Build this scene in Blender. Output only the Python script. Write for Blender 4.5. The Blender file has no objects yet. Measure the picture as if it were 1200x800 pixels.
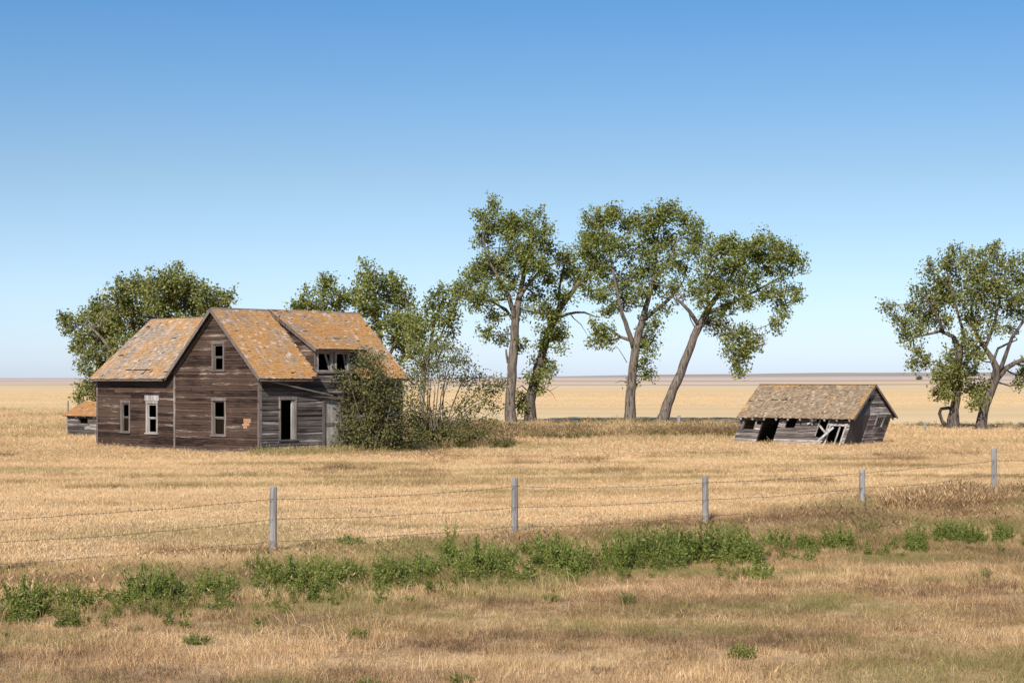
import bpy, math, random
import numpy as np
from mathutils import Vector, Matrix
R = math.radians
random.seed(7); rs = np.random.RandomState(11)
scene = bpy.context.scene
COL = scene.collection

# ------------------------------------------------------------------ camera
EYE = 3.4                       # camera height above the yard (m)
HORIZON, FOCAL = 443.0, 2000.0  # in pixels of a 1200 px wide photograph
cd = bpy.data.cameras.new('camera'); cam = bpy.data.objects.new('camera', cd); COL.objects.link(cam)
cam.location = (0, 0, EYE); cam.rotation_euler = (R(90), 0, 0)
cd.sensor_width = 36; cd.lens = 60; cd.shift_y = (HORIZON - 400) / 1200.0
cd.clip_start = 0.5; cd.clip_end = 60000
scene.camera = cam

# ------------------------------------------------------------------ sun, sky, exposure
SUN_EL, SUN_AZ = R(36), (-0.30, -0.954)       # direction TO the sun (x, y): behind the camera, to its left
w = bpy.data.worlds.new('World'); scene.world = w; w.use_nodes = True
nt = w.node_tree; bg = nt.nodes['Background']
sky = nt.nodes.new('ShaderNodeTexSky'); sky.sky_type = 'NISHITA'; sky.sun_disc = False
sky.sun_elevation = SUN_EL; sky.sun_rotation = math.atan2(SUN_AZ[0], SUN_AZ[1])
sky.altitude = 600; sky.air_density = 1.0; sky.dust_density = 0.6; sky.ozone_density = 2.2
# the photograph's sky deepens quickly above a pale horizon: tint the sky by elevation, constant from 14 degrees up
_tc = nt.nodes.new('ShaderNodeTexCoord'); _sx = nt.nodes.new('ShaderNodeSeparateXYZ'); _rp = nt.nodes.new('ShaderNodeValToRGB'); _mx = nt.nodes.new('ShaderNodeMix')
_mx.data_type = 'RGBA'; _mx.blend_type = 'MULTIPLY'; _mx.inputs[0].default_value = 1.0
nt.links.new(_tc.outputs['Generated'], _sx.inputs[0]); nt.links.new(_sx.outputs[2], _rp.inputs[0])
_e = _rp.color_ramp.elements
for _p, _c in ((0.0, (.60, .70, 1.06)), (.05, (.60, .67, .85)), (.115, (.545, .60, .66)), (.216, (.335, .545, .70)), (.26, (.31, .53, .70))):
    _q = _e.new(_p); _q.color = (*_c, 1)
_e.remove(_e[0]); _e.remove(_e[-1])
nt.links.new(sky.outputs[0], _mx.inputs[6]); nt.links.new(_rp.outputs[0], _mx.inputs[7]); nt.links.new(_mx.outputs[2], bg.inputs[0]); bg.inputs[1].default_value = 0.13
ld = bpy.data.lights.new('sun', 'SUN'); sun = bpy.data.objects.new('sun', ld); COL.objects.link(sun)
ld.energy = 5.0; ld.angle = R(0.53); ld.color = (1.0, 0.92, 0.80)
hv = Vector((SUN_AZ[0], SUN_AZ[1], 0)).normalized() * math.cos(SUN_EL)
sun.rotation_euler = Vector((hv.x, hv.y, math.sin(SUN_EL))).to_track_quat('Z', 'Y').to_euler()
sun.location = (-30, -60, 60)
scene.view_settings.view_transform = 'Standard'; scene.view_settings.look = 'None'
scene.view_settings.exposure = 0.30; scene.view_settings.gamma = 1.0
scene.cycles.max_bounces = 6; scene.cycles.transparent_max_bounces = 12

# ------------------------------------------------------------------ helpers
def at(px, py, Y):
    """the point of the world seen at photograph pixel (px, py) at distance Y"""
    return Vector(((px - 600) / FOCAL * Y, Y, EYE - (py - HORIZON) / FOCAL * Y))
def on_ground(px, py):
    Y = EYE * FOCAL / (py - HORIZON)
    return Vector(((px - 600) / FOCAL * Y, Y, 0))
_G = {}
def vnoise(x, y, seed=0):
    """smooth value noise 0..1, vectorised"""
    if seed not in _G:
        _G[seed] = np.random.RandomState(1000 + seed).rand(256, 256)
    T = _G[seed]
    x = np.asarray(x, float); y = np.asarray(y, float)
    xi = np.floor(x).astype(int); yi = np.floor(y).astype(int)
    fx = x - xi; fy = y - yi
    fx = fx * fx * (3 - 2 * fx); fy = fy * fy * (3 - 2 * fy)
    a = T[xi % 256, yi % 256]; b = T[(xi + 1) % 256, yi % 256]
    c = T[xi % 256, (yi + 1) % 256]; d = T[(xi + 1) % 256, (yi + 1) % 256]
    return (a * (1 - fx) + b * fx) * (1 - fy) + (c * (1 - fx) + d * fx) * fy
def ground_z(x, y):
    x = np.asarray(x, float); y = np.asarray(y, float)
    near = np.clip((160 - y) / 60, 0, 1)
    yard = 1 - np.clip((np.abs(y - 82) - 8) / 8, 0, 1) * 0.75
    z = (vnoise(x / 11, y / 9, 1) - .5) * .30 * near * (1.15 - yard)
    z = z + (vnoise(x / 160, y / 420, 2) - .5) * np.clip((y - 170) / 400, 0, 1) * 1.6
    z = z + np.clip((y - 116) / 60, 0, 1) * .55
    far = np.clip((y - 1800) / 5200, 0, 1)
    z = z + far * far * (3.2 + np.clip(x / 700, -1, 2) * 4.0 + vnoise(x / 900, y / 1500, 3) * 4.0)
    return z
def gz(x, y): return float(ground_z(x, y))

class MB:
    """collects geometry; build() links it as ONE mesh object"""
    def __init__(s): s.v = []; s.f = []; s.m = []
    def add(s, vs, fs, mi=0):
        o = len(s.v); s.v += [tuple(p) for p in vs]; s.f += [tuple(i + o for i in f) for f in fs]; s.m += [mi] * len(fs)
    def hexa(s, p, mi=0):
        s.add(p, [(3, 2, 1, 0), (4, 5, 6, 7), (0, 1, 5, 4), (1, 2, 6, 5), (2, 3, 7, 6), (3, 0, 4, 7)], mi)
    def box(s, a, b, mi=0):
        (x0, y0, z0), (x1, y1, z1) = a, b
        s.hexa([(x0, y0, z0), (x1, y0, z0), (x1, y1, z0), (x0, y1, z0), (x0, y0, z1), (x1, y0, z1), (x1, y1, z1), (x0, y1, z1)], mi)
    def bar(s, p, q, w, h, up=(0, 0, 1), mi=0):
        """rectangular bar from p to q"""
        p = Vector(p); q = Vector(q); d = (q - p).normalized(); u = Vector(up)
        a = d.cross(u)
        if a.length < 1e-4: a = d.cross(Vector((1, 0, 0)))
        a = a.normalized() * w / 2; b = a.cross(d).normalized() * h / 2
        s.hexa([p - a - b, p + a - b, p + a + b, p - a + b, q - a - b, q + a - b, q + a + b, q - a + b], mi)
    def tube(s, pts, rad, n=7, cap=True, mi=0, wob=0.0):
        pts = [Vector(p) for p in pts]; rings = []
        ref = Vector((0.3, 1, 0.1)).normalized()
        base = len(s.v)
        for i, p in enumerate(pts):
            d = (pts[min(i + 1, len(pts) - 1)] - pts[max(i - 1, 0)]).normalized()
            a = d.cross(ref)
            if a.length < 1e-3: a = d.cross(Vector((1, 0, 0)))
            a.normalize(); b = d.cross(a)
            for k in range(n):
                t = 2 * math.pi * k / n
                r = rad[i] * (1 + (random.random() - .5) * wob)
                s.v.append(tuple(p + a * math.cos(t) * r + b * math.sin(t) * r))
        for i in range(len(pts) - 1):
            for k in range(n):
                k2 = (k + 1) % n
                s.f.append((base + i * n + k, base + i * n + k2, base + (i + 1) * n + k2, base + (i + 1) * n + k)); s.m.append(mi)
        if cap:
            s.f.append(tuple(base + k for k in range(n - 1, -1, -1))); s.m.append(mi)
            s.f.append(tuple(base + (len(pts) - 1) * n + k for k in range(n))); s.m.append(mi)
    def build(s, name, mats, parent=None, smooth=False):
        me = bpy.data.meshes.new(name); me.from_pydata(s.v, [], s.f)
        for m in (mats if isinstance(mats, (list, tuple)) else [mats]): me.materials.append(m)
        if any(s.m): me.polygons.foreach_set('material_index', s.m)
        if smooth: me.polygons.foreach_set('use_smooth', [True] * len(s.f))
        me.update()
        o = bpy.data.objects.new(name, me); COL.objects.link(o); o.parent = parent
        return o
def tag(o, label=None, cat=None, group=None, kind=None):
    if label: o['label'] = label
    if cat: o['category'] = cat
    if group: o['group'] = group
    if kind: o['kind'] = kind
    return o
def empty(name, loc, rz=0.0):
    o = bpy.data.objects.new(name, None); COL.objects.link(o); o.location = loc; o.rotation_euler = (0, 0, rz)
    o.empty_display_size = .3
    return o
def quads_mesh(name, V, mats, parent=None, per=4):
    """V: (N,per,3) array of loose polygons -> one mesh object"""
    n = len(V); me = bpy.data.meshes.new(name)
    me.vertices.add(n * per); me.vertices.foreach_set('co', np.ascontiguousarray(V, dtype=np.float32).ravel())
    me.loops.add(n * per); me.loops.foreach_set('vertex_index', np.arange(n * per, dtype=np.int32))
    me.polygons.add(n); me.polygons.foreach_set('loop_start', np.arange(0, n * per, per, dtype=np.int32))
    for m in (mats if isinstance(mats, (list, tuple)) else [mats]): me.materials.append(m)
    me.update(calc_edges=True); me.validate()
    o = bpy.data.objects.new(name, me); COL.objects.link(o); o.parent = parent
    return o

# ------------------------------------------------------------------ materials
class NT:
    def __init__(s, name, rough=.85, spec=.2):
        s.mat = bpy.data.materials.new(name); s.mat.use_nodes = True
        s.t = s.mat.node_tree; s.b = s.t.nodes['Principled BSDF']
        s.b.inputs['Roughness'].default_value = rough; s.b.inputs['Specular IOR Level'].default_value = spec
    def n(s, typ, **k):
        o = s.t.nodes.new(typ)
        for a, b in k.items(): setattr(o, a, b)
        return o
    def put(s, sock, v):
        if hasattr(v, 'is_output') or isinstance(v, bpy.types.NodeSocket): s.t.links.new(v, sock)
        else: sock.default_value = v
    def coord(s, which='Object'): return s.n('ShaderNodeTexCoord').outputs[which]
    def pos(s): return s.n('ShaderNodeNewGeometry').outputs['Position']
    def mapping(s, v, scale=(1, 1, 1), loc=(0, 0, 0), rot=(0, 0, 0)):
        m = s.n('ShaderNodeMapping'); s.put(m.inputs[0], v); m.inputs['Scale'].default_value = scale
        m.inputs['Location'].default_value = loc; m.inputs['Rotation'].default_value = rot
        return m.outputs[0]
    def noise(s, v, scale, detail=4, rough=.55, dist=0.0):
        m = s.n('ShaderNodeTexNoise'); s.put(m.inputs['Vector'], v); m.inputs['Scale'].default_value = scale
        m.inputs['Detail'].default_value = detail; m.inputs['Roughness'].default_value = rough
        m.inputs['Distortion'].default_value = dist
        return m.outputs['Fac']
    def ramp(s, f, stops, interp='LINEAR'):
        m = s.n('ShaderNodeValToRGB'); s.put(m.inputs[0], f); e = m.color_ramp.elements
        m.color_ramp.interpolation = interp
        while len(e) < len(stops): e.new(.5)
        for i, (p, c) in enumerate(stops):
            e[i].position = p; e[i].color = (*c, 1) if len(c) == 3 else c
        return m.outputs[0]
    def mix(s, f, a, b, mode='MIX'):
        m = s.n('ShaderNodeMix', data_type='RGBA', blend_type=mode)
        s.put(m.inputs[0], f)
        for sock, v in ((m.inputs[6], a), (m.inputs[7], b)):
            s.put(sock, (*v, 1) if isinstance(v, tuple) and len(v) == 3 else v)
        return m.outputs[2]
    def math(s, op, a, b=0.0, c=None, clamp=False):
        m = s.n('ShaderNodeMath', operation=op, use_clamp=clamp); s.put(m.inputs[0], a); s.put(m.inputs[1], b)
        if c is not None: s.put(m.inputs[2], c)
        return m.outputs[0]
    def rng(s, f, a, b, c=0.0, d=1.0):
        m = s.n('ShaderNodeMapRange'); s.put(m.inputs[0], f)
        for i, v in enumerate((a, b, c, d)): m.inputs[i + 1].default_value = v
        return m.outputs[0]
    def color(s, c): s.put(s.b.inputs['Base Color'], (*c, 1) if isinstance(c, tuple) and len(c) == 3 else c)
    def bump(s, h, strength=.4, dist=.02):
        m = s.n('ShaderNodeBump'); s.put(m.inputs['Height'], h); m.inputs['Strength'].default_value = strength
        m.inputs['Distance'].default_value = dist
        s.t.links.new(m.outputs[0], s.b.inputs['Normal'])
    def objrand(s): return s.n('ShaderNodeObjectInfo').outputs['Random']
    def island(s): return s.n('ShaderNodeNewGeometry').outputs['Random Per Island']

def wood_material(name, dark, mid, light, axis='h', light_at=.60, rand=.55, warm=None):
    """weathered bare boards: grain runs along the board, each board its own tone"""
    k = NT(name, .9, .15)
    co = k.coord('Object')
    sc = (1.3, 1.3, 22) if axis == 'h' else (16, 16, 1.1)
    off = k.n('ShaderNodeVectorMath', operation='ADD'); k.put(off.inputs[0], k.mapping(co, sc))
    cx = k.n('ShaderNodeCombineXYZ'); r = k.objrand(); k.put(cx.inputs[0], k.math('MULTIPLY', r, 37.0)); k.put(cx.inputs[1], k.math('MULTIPLY', r, 91.0))
    k.put(off.inputs[1], cx.outputs[0])
    g = k.noise(off.outputs[0], 1.0, 5, .65, .3)
    g2 = k.noise(off.outputs[0], 4.2, 3, .6)
    f = k.math('ADD', k.math('MULTIPLY', g, .72), k.math('MULTIPLY', g2, .28))
    f = k.math('ADD', f, k.math('MULTIPLY', k.math('SUBTRACT', r, .5), rand * .34))
    big = k.noise(co, .55, 2)
    f = k.math('ADD', f, k.math('MULTIPLY', k.math('SUBTRACT', big, .5), .35))
    c = k.ramp(f, [(.30, dark), (.50, mid), (light_at + .02, mid), (light_at + .16, light)])
    if warm:
        c = k.mix(k.math('MULTIPLY', k.rng(k.noise(k.mapping(co, (.9, .9, 2.5)), 1.3, 3), .5, .72), .75), c, warm)
    k.color(c); k.bump(f, .55, .012)
    return k.mat
SIDING = wood_material('weathered siding', (.017, .0105, .009), (.077, .049, .0375), (.30, .24, .20), 'h', .63, 1.05)
SIDING_GREY = wood_material('grey weathered siding', (.022, .018, .016), (.10, .084, .078), (.33, .30, .285), 'h', .56, .9)
TRIM = wood_material('weathered trim', (.05, .04, .036), (.16, .135, .122), (.36, .33, .31), 'v', .55, .5)
TRIM_H = wood_material('weathered trim lengthwise', (.045, .037, .033), (.15, .125, .115), (.34, .31, .29), 'h', .55, .5)
TRIM_L = wood_material('paler weathered trim', (.09, .08, .075), (.25, .23, .215), (.46, .44, .42), 'v', .5, .4)
PALE = wood_material('pale painted wood remnants', (.14, .13, .125), (.36, .345, .335), (.62, .61, .60), 'v', .5, .4)
SHEDBOARD = wood_material('silver shed boards', (.045, .037, .034), (.175, .148, .138), (.46, .42, .40), 'h', .54, .9)
SHEATH = wood_material('bare sheathing boards', (.03, .022, .018), (.07, .05, .042), (.14, .11, .095), 'h', .6, .2)
FRESH = wood_material('freshly bared pine', (.22, .12, .07), (.42, .25, .15), (.62, .46, .34), 'h', .55, .3)
POSTWOOD = wood_material('grey fence post', (.12, .112, .108), (.27, .255, .25), (.46, .44, .43), 'v', .5, .3)
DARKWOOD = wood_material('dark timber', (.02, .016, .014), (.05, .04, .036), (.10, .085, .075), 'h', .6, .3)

def shingle_material(name, grey_d, grey_l, lichen_a, lichen_b, amount, streak=(7, .55, .55), rim=False):
    k = NT(name, .92, .1)
    co = k.coord('Object'); r = k.island()
    base = k.ramp(r, [(0.0, grey_d), (.5, tuple((a + b) / 2 for a, b in zip(grey_d, grey_l))), (1.0, grey_l)])
    patch = k.noise(k.mapping(co, (1, 1, 1)), .8, 4, .6, .6)
    fine = k.noise(k.mapping(co, streak), 1.0, 4, .62)
    f = k.math('ADD', k.math('MULTIPLY', patch, .5), k.math('MULTIPLY', fine, .5))
    f = k.math('ADD', f, k.math('MULTIPLY', k.math('SUBTRACT', k.math('FRACT', k.math('MULTIPLY', r, 17.3)), .5), .09))
    if rim:      # lichen gathers along the ridge and the rakes of the shed
        sx = k.n('ShaderNodeSeparateXYZ'); k.put(sx.inputs[0], co)
        f = k.math('ADD', f, k.math('MULTIPLY', k.math('MAXIMUM', k.rng(sx.outputs[2], 2.75, 3.05), k.math('MAXIMUM', k.rng(sx.outputs[0], -5.55, -6.0), k.rng(sx.outputs[0], .35, .7))), .13))
    lich = k.mix(k.rng(k.noise(co, 9, 3), .35, .65), lichen_a, lichen_b)
    c = k.mix(k.rng(f, amount, amount + .10, 0, .90), base, lich)
    c = k.mix(k.rng(k.noise(k.mapping(co, tuple(q * 1.1 for q in streak), loc=(3, 7, 1)), 1.0, 3, .6), .59, .66, 0, .75), c, tuple(x * 1.22 for x in grey_l))
    pale = k.math('GREATER_THAN', k.math('FRACT', k.math('MULTIPLY', r, 53.7)), .945)
    c = k.mix(k.math('MULTIPLY', pale, .75), c, tuple(min(1, x * 1.5) for x in grey_l))
    c = k.mix(k.rng(k.noise(co, 28, 3), .5, .8, 0, .5), c, tuple(x * .55 for x in grey_d))
    k.color(c); k.bump(k.noise(co, 45, 3), .4, .01)
    return k.mat
SHINGLE_O = shingle_material('lichened house shingles', (.22, .17, .13), (.38, .31, .255), (.41, .185, .05), (.53, .30, .11), .405)
SHINGLE_W = shingle_material('lichened wing shingles', (.23, .18, .14), (.40, .335, .28), (.42, .19, .05), (.53, .32, .14), .46, (.55, 7, .55))
SHINGLE_G = shingle_material('grey shed shingles', (.20, .148, .10), (.37, .28, .195), (.40, .21, .06), (.46, .28, .11), .575, rim=True)
SHINGLE_C = shingle_material('rusty coop shingles', (.22, .13, .08), (.40, .26, .16), (.42, .18, .05), (.50, .26, .10), .40)

k = NT('window glass', .06, .5); k.b.inputs['Transmission Weight'].default_value = 1.0; k.b.inputs['IOR'].default_value = 1.02
k.b.inputs['Base Color'].default_value = (.75, .8, .85, 1)
GLASS = k.mat
gt = bpy.data.materials.new('old dusty glass'); gt.use_nodes = True
_t = gt.node_tree; _t.nodes.clear(); _o = _t.nodes.new('ShaderNodeOutputMaterial'); _m = _t.nodes.new('ShaderNodeMixShader')
_a = _t.nodes.new('ShaderNodeBsdfTransparent'); _g = _t.nodes.new('ShaderNodeBsdfGlossy'); _g.inputs['Roughness'].default_value = .08
_a.inputs[0].default_value = (.8, .83, .85, 1); _f = _t.nodes.new('ShaderNodeFresnel'); _f.inputs[0].default_value = 1.45
_t.links.new(_f.outputs[0], _m.inputs[0]); _t.links.new(_a.outputs[0], _m.inputs[1]); _t.links.new(_g.outputs[0], _m.inputs[2]); _t.links.new(_m.outputs[0], _o.inputs[0])
GLASS = gt

k = NT('tar paper', .8, .25); k.color(k.mix(k.noise(k.coord(), 3, 4), (.05, .05, .056), (.10, .098, .10))); TAR = k.mat
k = NT('rusty wire', .6, .3); k.color(k.mix(k.noise(k.coord(), 30, 2), (.085, .062, .05), (.20, .15, .12))); WIRE = k.mat
k = NT('field stone', .9, .2); k.color(k.mix(k.noise(k.coord(), 6, 4), (.16, .14, .125), (.36, .33, .30))); STONE = k.mat

def bark_material(name, dark, light):
    k = NT(name, .95, .1); co = k.coord('Object')
    v = k.mapping(co, (5, 5, .9))
    f = k.noise(v, 1.6, 6, .68, .5)
    k.color(k.ramp(f, [(.34, dark), (.52, tuple((a * .45 + b * .55) for a, b in zip(dark, light))), (.70, light)]))
    k.bump(f, .9, .06)
    return k.mat
BARK = bark_material('cottonwood bark', (.035, .028, .023), (.27, .225, .185))
BARK_D = bark_material('dark furrowed bark', (.022, .018, .016), (.19, .155, .13))
TWIG = bark_material('bare grey twigs', (.13, .105, .085), (.38, .33, .28))

SHRUBWOOD = bark_material('brown shrub stems', (.07, .052, .038), (.25, .205, .16))

def leaf_material(name, stops, trans=.35, rough=.55):
    k = NT(name, rough, .35)
    r = k.island()
    big = k.noise(k.pos(), .7, 3)
    f = k.math('ADD', k.math('MULTIPLY', r, .7), k.math('MULTIPLY', k.math('SUBTRACT', big, .5), .9), clamp=True)
    c = k.ramp(f, stops); k.color(c)
    tr = k.n('ShaderNodeBsdfTranslucent'); k.put(tr.inputs[0], k.mix(1.0, c, (1.0, .95, .45), 'MULTIPLY'))
    mx = k.n('ShaderNodeMixShader'); mx.inputs[0].default_value = trans
    out = k.t.nodes['Material Output']
    k.t.links.new(k.b.outputs[0], mx.inputs[1]); k.t.links.new(tr.outputs[0], mx.inputs[2]); k.t.links.new(mx.outputs[0], out.inputs[0])
    return k.mat
LEAF = leaf_material('cottonwood leaves', [(0, (.105, .13, .028)), (.45, (.235, .26, .058)), (.85, (.37, .37, .10)), (1, (.48, .40, .13))], .46)
LEAF_F = leaf_material('pale olive leaves', [(0, (.13, .15, .042)), (.5, (.27, .28, .08)), (.9, (.39, .365, .13)), (1, (.46, .37, .16))], .46)
LEAF_DRY = leaf_material('dry leaves', [(0, (.12, .08, .035)), (1, (.24, .16, .07))])
LEAF_BUSH = leaf_material('bush leaves', [(0, (.07, .076, .024)), (.5, (.155, .155, .048)), (.9, (.26, .24, .08)), (1, (.33, .27, .11))])
LEAF_SHRUB = leaf_material('shrub leaves', [(0, (.085, .095, .028)), (.5, (.15, .15, .045)), (1, (.24, .20, .075))])
LEAF_WEED = leaf_material('green weeds', [(0, (.10, .13, .028)), (.45, (.235, .28, .064)), (.82, (.36, .37, .11)), (1, (.52, .42, .19))], .45)

def grass_material(name):
    """straw to brown to green, chosen per clump by the attributes tint and green"""
    k = NT(name, .75, .2)
    a = k.n('ShaderNodeAttribute', attribute_type='INSTANCER', attribute_name='tint').outputs['Fac']
    g = k.n('ShaderNodeAttribute', attribute_type='INSTANCER', attribute_name='green').outputs['Fac']
    r = k.island()
    f = k.math('ADD', a, k.math('MULTIPLY', k.math('SUBTRACT', r, .5), .52), clamp=True)
    c = k.ramp(f, [(0, (.90, .665, .39)), (.33, (.67, .46, .245)), (.6, (.475, .30, .158)), (.83, (.27, .165, .088)), (1, (.12, .072, .045))])
    gg = k.math('ADD', g, k.math('MULTIPLY', k.math('SUBTRACT', r, .5), .5), clamp=True)
    c = k.mix(k.rng(gg, .15, .9, 0, .92), c, k.mix(r, (.14, .155, .042), (.33, .295, .105)))
    k.color(c)
    tr = k.n('ShaderNodeBsdfTranslucent'); k.put(tr.inputs[0], c)
    mx = k.n('ShaderNodeMixShader'); mx.inputs[0].default_value = .30
    k.t.links.new(k.b.outputs[0], mx.inputs[1]); k.t.links.new(tr.outputs[0], mx.inputs[2]); k.t.links.new(mx.outputs[0], k.t.nodes['Material Output'].inputs[0])
    return k.mat
GRASS = grass_material('dry prairie grass')

def ground_material():
    k = NT('prairie ground', .95, .08)
    p = k.pos(); sx = k.n('ShaderNodeSeparateXYZ'); k.put(sx.inputs[0], p); X, Yc = sx.outputs[0], sx.outputs[1]
    # yard and roadside thatch
    n1 = k.noise(k.mapping(p, (.35, 1.0, 1)), .45, 5, .6); n2 = k.noise(p, 6.0, 4, .65)
    f = k.math('ADD', k.math('MULTIPLY', n1, .6), k.math('MULTIPLY', n2, .4))
    thatch = k.ramp(f, [(.30, (.15, .095, .055)), (.48, (.36, .24, .135)), (.66, (.60, .43, .25))])
    # stubble field beyond: long drill rows and swaths
    rows = k.noise(k.mapping(p, (.004, .05, 1), rot=(0, 0, R(3))), 1.0, 5, .62)
    blot = k.noise(k.mapping(p, (.012, .02, 1)), 1.0, 3)
    fr = k.math('ADD', k.math('MULTIPLY', rows, .65), k.math('MULTIPLY', blot, .35))
    stub = k.ramp(fr, [(.30, (.56, .40, .215)), (.5, (.68, .50, .285)), (.72, (.76, .585, .36))])
    edge = k.math('ADD', Yc, k.math('MULTIPLY', k.math('SUBTRACT', k.noise(k.mapping(p, (.06, .06, 1)), 1.0, 3), .5), 10.0))
    edge = k.math('ADD', edge, k.math('ADD', k.math('MULTIPLY', k.math('MINIMUM', X, 0.0), .70), k.math('MULTIPLY', k.math('MAXIMUM', X, 0.0), .12)))
    c = k.mix(k.rng(edge, 123, 128), thatch, stub)
    # farther fields: fallow and stubble in strips
    wob = k.math('MULTIPLY', k.math('SUBTRACT', k.noise(k.mapping(p, (.0035, .0006, 1)), 1.0, 3), .5), 260.0)
    yy = k.math('ADD', k.math('ADD', Yc, wob), k.math('MULTIPLY', X, -.55))
    fallow = k.mix(k.noise(k.mapping(p, (.003, .012, 1)), 1.0, 3), (.38, .295, .255), (.47, .375, .32))
    rose = k.mix(k.noise(k.mapping(p, (.002, .008, 1)), 1.0, 4), (.54, .41, .325), (.63, .50, .40))
    c = k.mix(k.rng(yy, 690, 720), c, fallow)
    c = k.mix(k.rng(yy, 830, 870), c, stub)
    c = k.mix(k.rng(yy, 1010, 1060), c, rose)
    c = k.mix(k.rng(yy, 1500, 1600), c, fallow)
    c = k.mix(k.rng(yy, 2200, 2400), c, rose)
    c = k.mix(k.rng(yy, 4500, 5600), c, (.46, .375, .325))
    k.color(c); k.bump(f, .6, .06)
    return k.mat
GROUND = ground_material()

# ------------------------------------------------------------------ ground
def build_ground():
    t = np.linspace(-1, 1, 261); xs = np.sinh(t * 6.2) / math.sinh(6.2) * 14000
    u = np.linspace(0, 1, 330); ys = -40 + np.sinh(u * 6.6) / math.sinh(6.6) * 16000
    Xg, Yg = np.meshgrid(xs, ys); Z = ground_z(Xg, Yg)
    V = np.stack([Xg, Yg, Z], -1).reshape(-1, 3); nx, ny = len(xs), len(ys)
    i = np.arange(nx * ny).reshape(ny, nx)
    F = np.stack([i[:-1, :-1], i[:-1, 1:], i[1:, 1:], i[1:, :-1]], -1).reshape(-1, 4)
    me = bpy.data.meshes.new('ground'); me.vertices.add(len(V)); me.vertices.foreach_set('co', V.astype(np.float32).ravel())
    me.loops.add(F.size); me.loops.foreach_set('vertex_index', F.astype(np.int32).ravel())
    me.polygons.add(len(F)); me.polygons.foreach_set('loop_start', np.arange(0, F.size, 4, dtype=np.int32))
    me.polygons.foreach_set('use_smooth', [True] * len(F)); me.materials.append(GROUND); me.update(calc_edges=True)
    o = bpy.data.objects.new('ground', me); COL.objects.link(o); tag(o, kind='structure')
build_ground()
k = NT('far hill grass', .95, .05)
k.color(k.mix(k.noise(k.mapping(k.pos(), (.001, .001, .02)), 1.0, 4), (.27, .25, .24), (.45, .375, .32))); HILL = k.mat
def build_hills():
    m = MB(); xs = np.linspace(-9000, 9000, 181); Yb = 9000.
    tops = 3 + 9 * vnoise(xs / 1500, xs * 0 + 5, 4) + 5 * vnoise(xs / 420, xs * 0 + 9, 5) + np.clip(xs / 2600, -.5, 1) * 15
    rows = [(Yb - 1600, -3, 0), (Yb - 700, 0, .55), (Yb, 0, 1.0), (Yb + 1600, 0, .6)]
    n = len(xs)
    for (y, dz, fr) in rows:
        for x, tp in zip(xs, tops): m.v.append((x, y + 200 * math.sin(x / 700), gz(x, y) + dz + tp * fr))
    for r in range(3):
        for c in range(n - 1):
            m.f.append((r * n + c, r * n + c + 1, (r + 1) * n + c + 1, (r + 1) * n + c)); m.m.append(0)
    tag(m.build('hills', HILL, smooth=True), kind='structure')
build_hills()

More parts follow.
